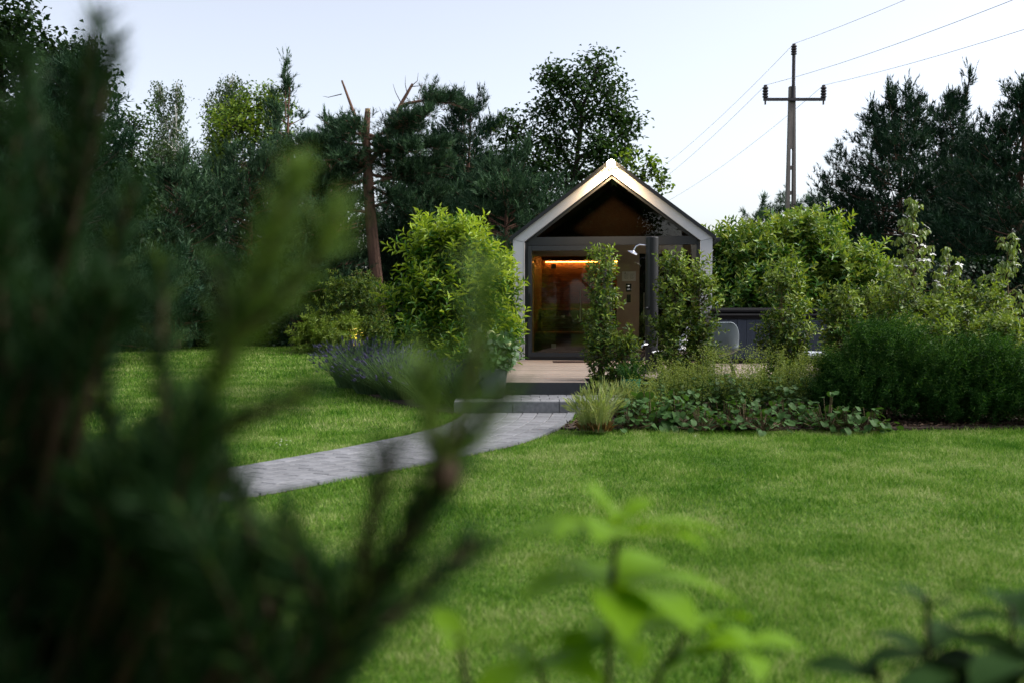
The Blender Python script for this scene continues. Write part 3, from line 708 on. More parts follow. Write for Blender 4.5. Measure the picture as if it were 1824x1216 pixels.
def broadleaf(name, px0, Y, blobs, mats, seed, label, group=None, LL=.10, LW=.065, per=14, dens=1.0, tr=.2, bark=None, trunk_px=None, hang=0., sig=.17, depth=.9, young=0., forkz=None, rim=.42, Z0=0.):
    """deciduous tree: blobs (px,py,rx,ry) give the lobes of the crown at the tree's own distance"""
    rng=np.random.default_rng(seed); X=at(px0,600,Y)[0]; root=empty(name,(X,Y,Z0),0,label,'tree',group); org=np.array([X,Y,Z0])
    s=Y/FPX; B=[]
    for (bx,by,rx,ry) in blobs:
        c=at(bx,by,Y)-org; c[1]+=rng.uniform(-.5,.5)*rx*s*1.2; B.append((c, rx*s, ry*s))
    topc=max(B,key=lambda q:q[0][2]+q[2]); zf=forkz if forkz is not None else max(1.0,min(q[0][2] for q in B)*.7)
    zt_=topc[0][2]; trk=MB(); npt=9; tpts=[]
    for q in range(npt):
        u=q/(npt-1); tpts.append(np.array([topc[0][0]*u**1.7, topc[0][1]*u**1.7, -.05+zt_*u])+ (rng.normal(size=3)*.07*[1,1,0] if 0<q else 0))
    trk.tube(tpts,[tr*(1-.85*q/(npt-1)) for q in range(npt)],9); trk.build('trunk', bark or m_barkd, root)
    lim=MB(); fb=FB()
    for (c,rx,rz) in B:
        ry=rx*depth; h0=np.clip(c[2]-rz*1.6-rng.uniform(0,1)*.6, zf*.6, zt_*.9); u=(h0+.05)/zt_; i_=min(int(u*(npt-1)),npt-2); f_=u*(npt-1)-i_
        o_=tpts[i_]*(1-f_)+tpts[i_+1]*f_; mid=o_*.5+c*.5+[0,0,-.1*rz]+rng.normal(size=3)*.12
        lim.tube([o_,mid,c,c+[0,0,rz*.5]],[tr*.34,tr*.24,tr*.14,.012],5,cap=False)
        ncl=max(8,int(dens*26*(rx*rz)**.75/ .6)); d=rdirs(rng,ncl); rho=rng.uniform(0,1,ncl)**rim
        lf=lump(rng); az=np.arctan2(d[:,1],d[:,0]); bump_=1+.28*lf(az,d[:,2]*2)
        C=c+d*np.stack([rx*rho*bump_,ry*rho*bump_,rz*rho*bump_],1)
        for q in range(0,ncl,3):
            o2=c+(C[q]-c)*.25; lim.tube([o2,(o2+C[q])/2+rng.normal(size=3)*.05,C[q]],[.018,.012,.006],4,cap=False)
        if hang>0:
            K=per; t_=np.tile(np.linspace(0,1,K),ncl); ln=np.repeat(rng.uniform(.4,1.0,ncl)*hang,K); sw=np.repeat(rng.normal(size=(ncl,2))*.18,K,0)
            P_=np.repeat(C,K,0)+np.stack([sw[:,0]*t_,sw[:,1]*t_,-t_*ln],1)+rng.normal(size=(ncl*K,3))*.06
            D=rdirs(rng,len(P_))*.7+[0,0,-.8]
        else:
            P_=np.repeat(C,per,0)+rng.normal(size=(ncl*per,3))*sig
            D=rdirs(rng,len(P_))*[1,1,.6]+[0,0,-.15]
        U=rdirs(rng,len(P_))*.6+[0,0,1.]
        L=LL*rng.uniform(.65,1.3,len(P_)); mi=(rng.uniform(size=len(P_))<young).astype(np.int32) if len(mats)>1 else 0
        leaves(fb,P_,D,U,L,L*LW/LL,mi,'d',.2)
    lim.build('limbs', bark or m_barkd, root); fb.build('crown', mats, root)
    return root

def copy_tree(o, loc, rz, sc, label, group):
    c=o.copy(); COL.objects.link(c); c.location=loc; c.rotation_euler=(0,0,rz); c.scale=(sc,)*3; c['label']=label; c['group']=group
    for ch in list(o.children):
        d=ch.copy(); COL.objects.link(d); d.parent=c
    return c

# ------------------------------------------------------------------ background trees
BT='deciduous trees behind the garden'
big = broadleaf('deciduous_tree', 20, 25, [(20,90,85,80),(110,140,80,70),(40,230,110,90),(150,270,85,80),(60,380,120,90),(170,400,80,90),(-60,200,100,150),(-60,420,120,120),(210,330,50,60)], [m_dark], 11,
   'tall dark leafy tree filling the top corner behind the blurred pine', BT, LL=.15, LW=.105, per=26, dens=2.5, tr=.28)
broadleaf('deciduous_tree', 232, 31, [(225,330,50,60),(205,430,60,60),(245,235,45,50),(270,430,50,60),(240,520,60,50)], [m_oak], 12, 'mid green leafy tree between the dark corner tree and the birch', BT, LL=.12, LW=.08, per=18, dens=1.6, tr=.15)
broadleaf('birch_tree', 303, 38, [(283,170,16,32),(312,165,14,30),(300,225,34,40),(285,270,30,40),(322,275,26,36),(300,340,42,40),(335,330,24,30),(300,290,36,40),(290,390,40,40)], [m_birch], 13, 'slender pale trunked birch standing free against the sky', 'birch trees', LL=.09, LW=.06, per=18, dens=3.2, tr=.09, bark=m_birchb, hang=.75)
broadleaf('birch_tree', 402, 43, [(408,150,26,24),(392,190,26,34),(425,185,26,34),(385,240,22,40),(378,290,20,40)], [m_birch], 14, 'weeping birch crown rising behind the yellow green maple', 'birch trees', LL=.10, LW=.065, per=18, dens=3.0, tr=.11, bark=m_birchb, hang=.9)
broadleaf('maple_tree', 445, 37, [(455,180,42,28),(410,205,38,30),(490,190,30,30),(440,235,62,40),(400,270,40,40),(490,250,40,45),(450,310,60,40)], [m_oak,m_maple], 15, 'bright yellow green maple behind the blue green pines', BT, LL=.13, LW=.09, per=18, dens=2.0, tr=.17, young=.75)
wide = lambda t: np.minimum(1,(1-t)**.55*.95+.07)
def px_pine(px,Y,pytop,**kw):
    X=at(px,600,Y)[0]; H=at(px,pytop,Y)[2]; return X,Y,H
X,Y,H=px_pine(150,22,130); pine('pine_tree',X,Y,H,.06,2.2,21,'dark pine with upright shoots left of the birch, partly behind the blurred branches',[m_pine_d,m_pine],prof=wide,step=.34,bark=m_barkd)
X,Y,H=px_pine(315,29,318); pine('pine_tree',X,Y,H,.03,2.6,22,'low bushy blue green pine above the clipped hedge',[m_pine,m_pine_y],prof=wide,step=.28,e0=.1,nb=6)
X,Y,H=px_pine(445,31,290); pine('pine_tree',X,Y,H,.05,3.5,23,'broad blue green pine in front of the yellow green maple',[m_pine,m_pine_y],prof=wide,step=.30,e0=.08,nb=6)
X,Y,H=px_pine(520,33,140); pine('pine_tree',X,Y,H,.45,1.7,24,'thin pine with sparse top left of the broken trunk',[m_pine,m_pine_y],step=.62,nb=3,sub=5)
X,Y,H=px_pine(612,34,260); pine('pine_tree',X,Y,H,.30,2.6,25,'leaning red barked pine just left of the broken pine',[m_pine,m_pine_y],prof=wide,step=.42,lean=(-.5,0),tr=.17)
X,Y,H=px_pine(835,35,190); pine('pine_tree',X,Y,H,.06,3.0,26,'dense dark pine between the broken pine and the oak',[m_pine_d,m_pine],prof=wide,step=.30,nb=6,e0=.1)
X,Y,H=px_pine(905,29,300); pine('pine_tree',X,Y,H,.05,3.1,27,'low spreading blue green pine just left of the sauna roof',[m_pine,m_pine_y],prof=wide,step=.28,e0=.05,curve=.6,nb=6)
X,Y,H=px_pine(745,36,330); pine('pine_tree',X,Y,H,.05,2.6,28,'small dark pine behind the broken pine trunk',[m_pine_d,m_pine],prof=wide,step=.42)
X,Y,H=px_pine(700,40,380); pine('pine_tree',X,Y,H,.03,2.4,37,'far low pine seen under the boughs right of the broken trunk',[m_pine_d,m_pine],prof=wide,step=.5)
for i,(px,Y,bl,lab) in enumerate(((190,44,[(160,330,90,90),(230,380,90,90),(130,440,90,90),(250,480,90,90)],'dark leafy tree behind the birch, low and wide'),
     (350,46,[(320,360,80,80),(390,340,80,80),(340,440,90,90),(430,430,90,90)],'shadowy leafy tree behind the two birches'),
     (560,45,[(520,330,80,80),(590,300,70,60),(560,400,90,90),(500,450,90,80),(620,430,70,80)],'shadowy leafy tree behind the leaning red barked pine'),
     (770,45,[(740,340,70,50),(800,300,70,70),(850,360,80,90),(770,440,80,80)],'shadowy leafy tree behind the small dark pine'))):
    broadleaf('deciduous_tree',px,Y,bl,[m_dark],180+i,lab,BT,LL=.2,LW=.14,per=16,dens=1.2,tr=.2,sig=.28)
# broken pine with bare trunk and two snapped limbs
BX=at(668,600,31)[0]; root=empty('broken_pine_tree',(BX,31,0),0,'tall red barked pine with two snapped bare limbs at its top','tree','pine trees behind the garden')
org=np.array([BX,31,0]); bq=lambda px,py,dy=0.: at(px,py,31+dy)-org
MB().tube([bq(676,640),bq(674,560),bq(671,500),bq(664,430),bq(658,360),bq(655,300),bq(652,240),bq(655,200)],[.24,.22,.20,.185,.175,.15,.12,.09],11).build('trunk', m_bark, root)
MB().tube([bq(655,201),bq(655,194)],[.088,.08],9).build('cut_top', m_cut, root)
for pts_,r0,r1 in (([(652,262),(640,228),(626,190),(609,144)],.085,.03),([(660,290),(690,245),(712,190),(735,150)],.09,.04)):
    MB().tube([bq(a,b_,.1*i) for i,(a,b_) in enumerate(pts_)],[r0+(r1-r0)*i/3 for i in range(4)],8).build('snapped_limb', m_bark, root)
tw_=MB(); rnd=np.random.default_rng(8)
for a,b_ in (((609,168),(575,172)),((726,170),(722,135)),((715,185),(700,150)),((730,155),(760,150)),((735,152),(745,130)),((690,245),(675,190)),((630,200),(600,205))):
    p0,p1=bq(*a),bq(*b_); tw_.tube([p0,(p0+p1)/2+rnd.normal(size=3)*.06,p1],[.016,.010,.004],4)
tw_.build('bare_twigs', m_barkd, root)
boughs=[((658,330),(740,300),(800,290)),((657,300),(600,260),(545,262)),((655,250),(700,232),(760,205)),((712,190),(760,170),(815,190)),((655,270),(690,268),(735,270)),((660,370),(720,350),(790,348)),
        ((654,240),(620,240),(590,225)),((655,230),(640,215),(615,250)),((658,380),(610,365),(560,390)),((655,285),(700,300),(760,330)),((656,320),(620,330),(570,330)),((690,245),(720,225),(745,235)),((657,290),(640,300),(610,300)),((656,330),(690,345),(740,380)),((655,260),(590,250),(530,275)),((655,240),(720,262),(790,262)),((655,300),(610,320),(560,350)),((657,310),(700,325),(780,315)),((655,255),(675,262),(700,285)),((656,270),(630,275),(600,285))]
SP=[];SD=[];bm_=MB(); rng=np.random.default_rng(9)
for bi,b_ in enumerate(boughs):
    dy=rng.uniform(-1.3,1.3); p=[bq(*b_[0]),bq(*b_[1],dy*.5),bq(*b_[2],dy)]
    c=[p[0]*(1-t)**2+2*p[1]*t*(1-t)+p[2]*t*t for t in np.linspace(0,1,7)]
    bm_.tube(c,[.06*(1-.85*i/6) for i in range(7)],5,cap=False); L=np.linalg.norm(p[2]-p[0])
    for q in range(int(18+L*26)):
        t=rng.uniform(.3,1.02); o_=p[0]*(1-t)**2+2*p[1]*t*(1-t)+p[2]*t*t; d=unit(p[2]-p[0]); sd_=unit(d*.5+rng.normal(size=3)*[.6,.8,.35]+[0,0,.12]); sl=rng.uniform(.25,.75)*(1.15-.5*t)
        bm_.tube([o_,o_+sd_*sl],[.012,.005],3,cap=False)
        for u in np.linspace(.35,1,4):
            SP.append(o_+sd_*sl*u+rng.normal(size=3)*.06); SD.append(sd_*.5+np.array([0,0,.7])+rng.normal(size=3)*.3)
bm_.build('boughs', m_bark, root); fb=FB(); SP=np.array(SP)
needles(fb,rng,SP,unit(np.array(SD)),.22,18,.17,.020,(rng.uniform(size=len(SP))<.22).astype(np.int32)); fb.build('crown',[m_pine,m_pine_y],root)
# oak and maple by the house
oak=broadleaf('oak_tree', 985, 30, [(1065,118,34,26),(1010,150,40,30),(975,135,28,22),(1085,165,38,30),(1040,200,50,36),(1100,215,36,30),(975,190,30,34),(1115,262,26,24),(1065,262,48,30),(990,245,40,36),(950,300,46,50),(1010,310,60,44),(1080,300,40,34),(920,240,34,40),(940,370,50,46),(1000,390,60,50),(890,330,40,50),(1125,225,20,18)], [m_oak], 16,
   'open crowned oak rising above the sauna house', BT, LL=.15, LW=.09, per=18, dens=1.75, tr=.17, sig=.15, forkz=2.5)
broadleaf('maple_sapling', 1150, 27, [(1120,285,18,16),(1150,292,14,16),(1163,300,14,22),(1180,328,14,12),(1140,320,20,18)], [m_oak,m_maple], 17, 'light green young maple peeking out beyond the house roof', BT, LL=.15, LW=.12, per=9, dens=1.6, tr=.05, young=.7, sig=.12)
# right-hand pines
conic=lambda t: (1-t)**.74*1.0+.03
X,Y,H=px_pine(1600,30,185); rp1=pine('pine_tree',X,Y,H,.03,3.9,31,'large dark pine standing right of the power pole',[m_pine_d,m_pine],prof=conic,step=.30,nb=6,e0=.08,curve=.9,tr=.15,leaders=9)
X,Y,H=px_pine(1690,31,180); pine('pine_tree',X,Y,H,.08,2.6,32,'dark pine with a two pronged top leaning against the large pine',[m_pine_d,m_pine],prof=conic,step=.36,nb=5,e0=.3,curve=.9,leaders=4)
X,Y,H=px_pine(1815,26,165); pine('pine_tree',X,Y,H,.03,3.2,33,'dark pine cut off by the frame edge above the flowering dogwood',[m_pine_d,m_pine],prof=conic,step=.30,nb=6,e0=.12,curve=.9,leaders=7)
X,Y,H=px_pine(1730,33,300); pine('pine_tree',X,Y,H,.03,3.0,38,'low dark pine filling the gap between the two big dark pines',[m_pine_d,m_pine],prof=wide,step=.36,nb=6)
for i,(px,pt,lab) in enumerate(((1345,378,'hazy far pine peeking over the cherry laurel left of the pole'),(1400,362,'hazy far pine directly behind the foot of the power pole'),(1455,360,'hazy far pine between the power pole and the dark pines'))):
    X,Y,H=px_pine(px,62,pt); pine('pine_tree',X,Y,H,.05,3.0,40+i,lab,[m_pine,m_pine_y],'far pines',prof=wide,step=.7,k=10,nl=.26,nw=.035,spacing=.4)
# trees round the viewer (mirrored in the glass, nearest ones added unseen to shade the near plants)
for i,(src,x,y,rz,sc,lab) in enumerate(((oak,7,-13,1.0,1.15,'leafy oak behind the camera, mirrored in the gable glass'),(big,-2.5,-3.6,2.3,.95,'unseen dense dark tree added right behind the camera to shade the near plants'),(big,6.5,-9.5,.6,1.1,'unseen dense dark tree added for shade behind the camera on the lawn side'),(big,-7.0,3.2,4.0,.9,'unseen dense dark tree added for shade beside the camera, out of frame'),(oak,-1.0,-24,2.6,1.9,'leafy oak far behind the camera, mirrored at the gable side'),(big,-7,-16,5.2,1.5,'tall dense dark tree behind the camera next to the pine'),(rp1,-12,-14,0,1.1,'pine behind the camera, beyond the photographed garden'),(oak,15,-9,4.0,1.0,'second oak behind the camera further to the side'))):
    copy_tree(src,(x,y,0),rz,sc,lab,'trees round the viewer')

# ------------------------------------------------------------------ hedges
def hedge(name, x0, x1, yf, depth, h, n, seed, label, mat_, LL=.085):
    rng=np.random.default_rng(seed); X=(x0+x1)/2; w=(x1-x0)/2; root=empty(name,(X,yf+depth/2,0),0,label,'hedge','perimeter hedges')
    core=MB(); core.box(-w+.1,w-.1,-depth/2+.14,depth/2-.14,0,h-.14); core.build('inner_twigs', m_barkd, root)
    nf=int(n*h/(h+depth)); nt_=n-nf
    lf=lump(rng); xf=rng.uniform(-w,w,nf); zf=rng.uniform(0.02,h,nf); yf_=-depth/2+.07*np.sin(xf*2.1)+.06*lf(xf*.7,zf*.5)+rng.normal(size=nf)*.05
    xt=rng.uniform(-w,w,nt_); yt=rng.uniform(-depth/2,depth/2,nt_); zt_=h+.05*np.sin(xt*1.7)+rng.normal(size=nt_)*.05+.05*lf(xt,yt)
    P_=np.r_[np.stack([xf,yf_,zf],1),np.stack([xt,yt,zt_],1)]
    D=rdirs(rng,n)*.6; D[:nf]+=[0,-.5,-.5]; D[nf:]+=[0,-.2,.25]
    U=rdirs(rng,n)*.45; U[:nf]+=[0,-1,.4]; U[nf:]+=[0,0,1]
    fb=FB(); L=LL*rng.uniform(.7,1.3,n); leaves(fb,P_,D,U,L,L*.8,0,'d',.15); fb.build('foliage',[mat_],root)
    return root
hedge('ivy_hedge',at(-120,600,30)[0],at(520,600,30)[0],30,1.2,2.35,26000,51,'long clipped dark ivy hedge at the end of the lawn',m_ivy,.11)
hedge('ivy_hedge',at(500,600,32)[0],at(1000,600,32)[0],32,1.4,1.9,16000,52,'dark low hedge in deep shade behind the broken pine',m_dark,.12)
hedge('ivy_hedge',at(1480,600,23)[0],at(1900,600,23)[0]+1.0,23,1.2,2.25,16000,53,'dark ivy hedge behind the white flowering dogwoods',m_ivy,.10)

# ------------------------------------------------------------------ shrubs
p_ball=lambda r: (lambda t: r*np.sqrt(np.clip(1-((t-.42)/.60)**2,0.02,1)))
p_col=lambda r: (lambda t: r*np.clip(np.sin(np.pi*np.clip(t*.86+.14,0,1))**.6,.12,1))
g=gnd(812,690); Lx=at(803,600,16.0)[0]
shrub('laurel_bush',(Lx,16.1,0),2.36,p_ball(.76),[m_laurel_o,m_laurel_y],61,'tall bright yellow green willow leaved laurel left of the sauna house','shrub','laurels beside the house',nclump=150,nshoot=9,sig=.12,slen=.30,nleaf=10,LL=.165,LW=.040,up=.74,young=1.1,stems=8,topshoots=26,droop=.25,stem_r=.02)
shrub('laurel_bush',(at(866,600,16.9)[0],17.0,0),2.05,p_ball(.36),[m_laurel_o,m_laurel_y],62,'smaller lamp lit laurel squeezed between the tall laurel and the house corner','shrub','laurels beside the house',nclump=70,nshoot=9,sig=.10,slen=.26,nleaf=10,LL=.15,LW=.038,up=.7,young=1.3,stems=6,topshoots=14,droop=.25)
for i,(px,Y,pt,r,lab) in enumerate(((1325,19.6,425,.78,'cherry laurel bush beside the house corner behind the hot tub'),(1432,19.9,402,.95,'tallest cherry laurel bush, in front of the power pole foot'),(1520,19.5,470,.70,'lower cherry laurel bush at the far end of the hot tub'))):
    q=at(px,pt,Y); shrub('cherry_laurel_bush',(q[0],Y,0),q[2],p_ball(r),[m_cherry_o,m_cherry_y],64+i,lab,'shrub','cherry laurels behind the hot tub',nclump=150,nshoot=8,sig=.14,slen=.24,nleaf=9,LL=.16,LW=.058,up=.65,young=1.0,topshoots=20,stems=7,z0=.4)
# loose upright privet-like columns along the deck
cols=[(1071,13.85,462,.105,95,'slim upright green shrub standing before the sauna door'),(1200,13.9,468,.21,140,'full upright shrub in front of the shower column'),(1250,13.95,487,.15,85,'upright shrub hiding the right house corner'),
      (1112,13.75,615,.15,45,'short shrub between the slim upright shrub and the shower'),(1398,14.0,486,.30,150,'rounded upright shrub in front of the hot tub'),(1498,14.3,528,.26,90,'thin sparse shrub at the right end of the hot tub'),
      (1610,14.6,500,.52,190,'wide loose shrub below the tall flowering dogwood'),(1740,14.4,515,.55,190,'brownish green loose shrub at the right frame side'),(1650,12.9,590,.42,150,'dark leafy shrub in the second row behind the feathery mounds'),(1780,12.9,585,.46,160,'dark leafy shrub in the second row at the frame edge'),(1700,13.6,545,.34,110,'leafy shrub between the wide loose shrub and the brownish one'),(1545,15.2,530,.32,100,'small shrub in front of the lounger back')]
for i,(px,Y,pt,r,nc,lab) in enumerate(cols):
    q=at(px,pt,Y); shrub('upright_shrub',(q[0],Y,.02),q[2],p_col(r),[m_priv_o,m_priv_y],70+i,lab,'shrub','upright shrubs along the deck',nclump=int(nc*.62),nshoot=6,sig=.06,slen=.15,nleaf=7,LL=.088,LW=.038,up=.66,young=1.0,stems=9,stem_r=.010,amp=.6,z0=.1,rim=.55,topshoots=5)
# lamp-lit rhododendrons at the lawn end
for i,(px,Y,pt,r,lab,ms) in enumerate(((632,27.2,497,.95,'round bush lit from below by a warm garden spotlight',[m_priv_o,m_priv_y]),(572,26.6,572,.55,'low yellow green bush left of the lamp lit round bush',[m_priv_y,m_maple]),(608,26.0,578,.42,'small yellow green bush right before the lamp lit round bush',[m_priv_y,m_maple]),(665,26.3,580,.40,'small dark green bush at the foot of the lamp lit round bush',[m_priv_o,m_priv_y]))):
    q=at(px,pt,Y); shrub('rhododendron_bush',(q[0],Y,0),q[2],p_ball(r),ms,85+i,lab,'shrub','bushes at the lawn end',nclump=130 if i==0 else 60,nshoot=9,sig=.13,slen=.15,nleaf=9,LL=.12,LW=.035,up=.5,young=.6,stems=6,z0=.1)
# garden spotlights
def spotlight(px,py,Y,en,lab,aim):
    p=at(px,py,Y); r=empty('garden_spotlight',(p[0],Y,0),0,lab,'lamp','garden spotlights')
    MB().tube([(0,0,-.02),(0,0,.12)],.012,8).build('spike',m_black,r)
    MB().lathe([(.03,.12),(.045,.14),(.05,.22),(.042,.225)],14).build('housing',m_black,r)
    MB().lathe([(.041,.226),(.040,.230)],14).build('lens',m_spotl,r)
    l=bpy.data.lights.new('spot_bulb','POINT'); l.energy=en; l.color=(1,.55,.16); l.shadow_soft_size=.03
    lo_=bpy.data.objects.new('spot_bulb',l); COL.objects.link(lo_); lo_.parent=r; lo_.location=aim; lo_['kind']='helper'
spotlight(632,612,25.9,22,'garden spotlight glowing orange under the round bush',(0,.12,.34))
spotlight(262,606,29.4,2.0,'garden spotlight glowing at the foot of the ivy hedge',(0,-.05,.34))
q=at(262,590,29.6); shrub('hedge_foot_shrub',(q[0],29.62,0),.75,p_ball(.20),[m_priv_y,m_maple],95,'tiny yellow lit shrub at the foot of the ivy hedge','shrub',nclump=14,nshoot=7,sig=.07,slen=.1,nleaf=8,LL=.07,LW=.03,stems=3)

# ------------------------------------------------------------------ lavender, daylily, grasses
def tuft(name, base, h, r, n, mats, seed, label, cat, group, w=.006, arch=.35, heads=0, headm=1, hl=.10, hw=.02, seg=4, basem=None, jit=.35):
    rng=np.random.default_rng(seed); fb=FB(); az=rng.uniform(0,6.28,n); rr_=np.sqrt(rng.uniform(0,1,n)); out=np.stack([np.cos(az),np.sin(az),np.zeros(n)],1)
    L=h*rng.uniform(1-jit,1.05,n)*(1-.15*rr_**2); B0=out*(rr_*r*.38)[:,None]; lean=(rr_*r*.9+rng.normal(size=n)*.04*h)
    ts=np.linspace(0,1,seg); pts=[]
    for t in ts: pts.append(B0+out*(lean*(t**1.6))[:,None]*.75+np.array([0,0,1.])*(L*(t-arch*.35*t**3*rr_))[:,None]+rng.normal(size=(n,3))*.004*t)
    side=unit(np.cross(out+rng.normal(size=(n,3))*.5,[0,0,1.]))
    vs_=[]
    for i_,t in enumerate(ts):
        ww=w*(1-.85*t)*.5
        vs_+= [pts[i_]+side*ww, pts[i_]-side*ww]
    T=[]
    for i_ in range(seg-1): a=2*i_; T+=[(a,a+1,a+3),(a,a+3,a+2)]
    fb.add(np.stack(vs_,1),T,0)
    if heads:
        k=rng.choice(n,min(heads,n),replace=False); d=unit(pts[-1][k]-pts[-2][k])
        for q in range(3):
            leaves(fb,pts[-1][k]-d*hl*.3+rng.normal(size=(len(k),3))*.004,d+rng.normal(size=d.shape)*.12,rdirs(rng,len(k)),hl*rng.uniform(.7,1.2,len(k)),hw,headm,'d',.0,.05)
    if basem is not None:
        m_=n//3; a2=rng.uniform(0,6.28,m_); o2=np.stack([np.cos(a2),np.sin(a2),np.zeros(m_)],1)
        leaves(fb,o2*(rng.uniform(0,1,m_)*r*.4)[:,None],o2*.6+[0,0,1.]+rng.normal(size=(m_,3))*.2,rdirs(rng,m_),h*.25,.008,basem)
    o_=fb.build(name,mats); o_.location=tuple(map(float,base)); return tag(o_,label,cat,group)
for i,(px,Y,h,r,lab) in enumerate(((628,16.2,.80,.52,'lavender clump at the far lawn corner of the bed'),(668,15.2,.82,.60,'purple lavender clump in the middle of the lavender row'),(712,14.4,.74,.55,'lavender clump nearest the lawn below the laurel'),(770,13.8,.66,.50,'greener lavender clump left of the step'),(822,13.3,.55,.40,'small lavender clump against the step edge'))):
    tuft('lavender_plant',(at(px,600,Y)[0],Y,.02),h,r*1.25,1500,[m_lav,m_lavf],100+i,lab,'lavender','lavender row',w=.011,arch=.3,heads=230 if i<3 else 60,hl=.075,hw=.020,jit=.55)
tuft('daylily_plant',(at(694,600,17.1)[0],17.1,.02),.75,.62,260,[m_lily],110,'arching strap leaved daylily behind the lavender','daylily',None,w=.022,arch=1.3,seg=6)
tuft('daylily_plant',(at(752,600,14.9)[0],14.9,.02),.55,.5,200,[m_lily],111,'dark strap leaved plant under the tall laurel','daylily',None,w=.022,arch=1.3,seg=6)
FG='feather grass tufts by the path'
for i,(px,py,h,r,n_,lab) in enumerate(((1046,769,.46,.22,260,'feather grass tuft next to the path kerb'),(1069,771,.56,.24,360,'tallest pale feather grass tuft with a straw coloured base'),(1106,744,.42,.18,220,'small feather grass tuft right of the tall tufts'))):
    b_=gnd(px,py); tuft('feather_grass',(b_[0],b_[1],.02),h,r,n_,[m_feath,m_feath,m_straw],115+i,lab,'ornamental grass',FG,w=.006,arch=.8,heads=90,hl=.12,hw=.012,seg=6,basem=2)
tuft('pot_grass',(GP[0],13.2,TREAD+.20),.42,.30,200,[m_cosmos],119,'arching green grass growing in the green pot','ornamental grass',None,w=.008,arch=1.2,seg=6)
# hydrangea in the planter
hr=shrub('hydrangea_plant',(PX[0]+.03,13.1,TREAD+.34),.46,p_ball(.25),[m_hydl,m_hydl],121,'hydrangea with pale green flower heads in the grey planter','hydrangea',None,z0=.02,nclump=34,nshoot=4,sig=.05,slen=.08,nleaf=5,LL=.10,LW=.07,up=.4,stems=5,shape='l')
rng=np.random.default_rng(122)
for k in range(7):
    a=rng.uniform(0,6.28); rd=rng.uniform(.05,.20); c=np.array([rd*math.cos(a),-abs(rd*math.sin(a)),rng.uniform(.30,.50)])
    d=rdirs(rng,170); d[:,2]=np.abs(d[:,2])*.9-.15; fb=FB(); leaves(fb,c+d*.055,unit(np.cross(d,rdirs(rng,170))),d,.022,.02,0,'d',.1); fb.build('flower_head',[m_hyd],hr)
# bergenia row: each large leaf a part of its own
def round_leaf():
    nr,na=3,14; V=[(0,0,0)]; F=[]
    for r_ in range(1,nr+1):
        for k in range(na):
            t=2*math.pi*k/na; rr_=r_/nr*(1-.18*math.exp(-((t-math.pi)/.45)**2)*r_/nr*2.2); x_,y_=rr_*math.cos(t)*.55+.45*r_/nr*0, rr_*math.sin(t)*.46
            V.append((x_+.45, y_, .10*abs(y_)*1.2+.03*math.sin(3*t)*r_/nr-.16*max(0,x_)**2*2))
    for k in range(na): F.append((0,1+k,1+(k+1)%na))
    V[0]=(.45,0,-.015)
    for r_ in range(nr-1):
        for k in range(na): a=1+r_*na+k; b_=1+r_*na+(k+1)%na; F.append((a,a+na,b_+na,b_))
    return MB().add(V,F).mesh('round_leaf',[m_berg],True)
RL=round_leaf(); rnd=random.Random(12)
bx=[1120,1160,1205,1250,1288,1325,1362,1400,1438,1475,1510,1545]
for i,px in enumerate(bx):
    py=764+rnd.uniform(-8,8)+(2 if i<3 else 0); b_=gnd(px,py)
    r=empty('bergenia_plant',(b_[0],b_[1],.02),rnd.uniform(0,6),'round leaved ground cover plant at the lawn edge, %s of twelve from the path'%['first','second','third','fourth','fifth','sixth','seventh','eighth','ninth','tenth','eleventh','twelfth'][i],'ground cover','round leaved plants along the lawn edge')
    pm=MB()
    for k in range(56):
        a=rnd.uniform(0,6.28); rd=rnd.uniform(.03,.31); z=rnd.uniform(.035,.36)*max(.25,1.15-rd*2.6)*(1.0,1.25,1.15,.8,1.0,1.3,.85,1.1,.8,1.15,.85,.7)[i]
        lf_=link('leaf',RL,r,(rd*math.cos(a),rd*math.sin(a),z)); s=rnd.uniform(.045,.11)*(1.4 if i in (1,2) else 1)
        lf_.scale=(s,s,s); lf_.rotation_euler=(rnd.uniform(-.5,.5),rnd.uniform(-.25,1.0),a+rnd.uniform(-.9,.9))
        pm.tube([(rd*.2*math.cos(a),rd*.2*math.sin(a),0),(rd*.8*math.cos(a),rd*.8*math.sin(a),z*.7),(rd*math.cos(a),rd*math.sin(a),z)],.004,4,cap=False)
    pm.build('stalks',m_stem,r)
m_cosmosy = leaf_mat('feathery_foliage_tips', [(.05,.13,.022),(.08,.17,.03)], .25, .5, .25)
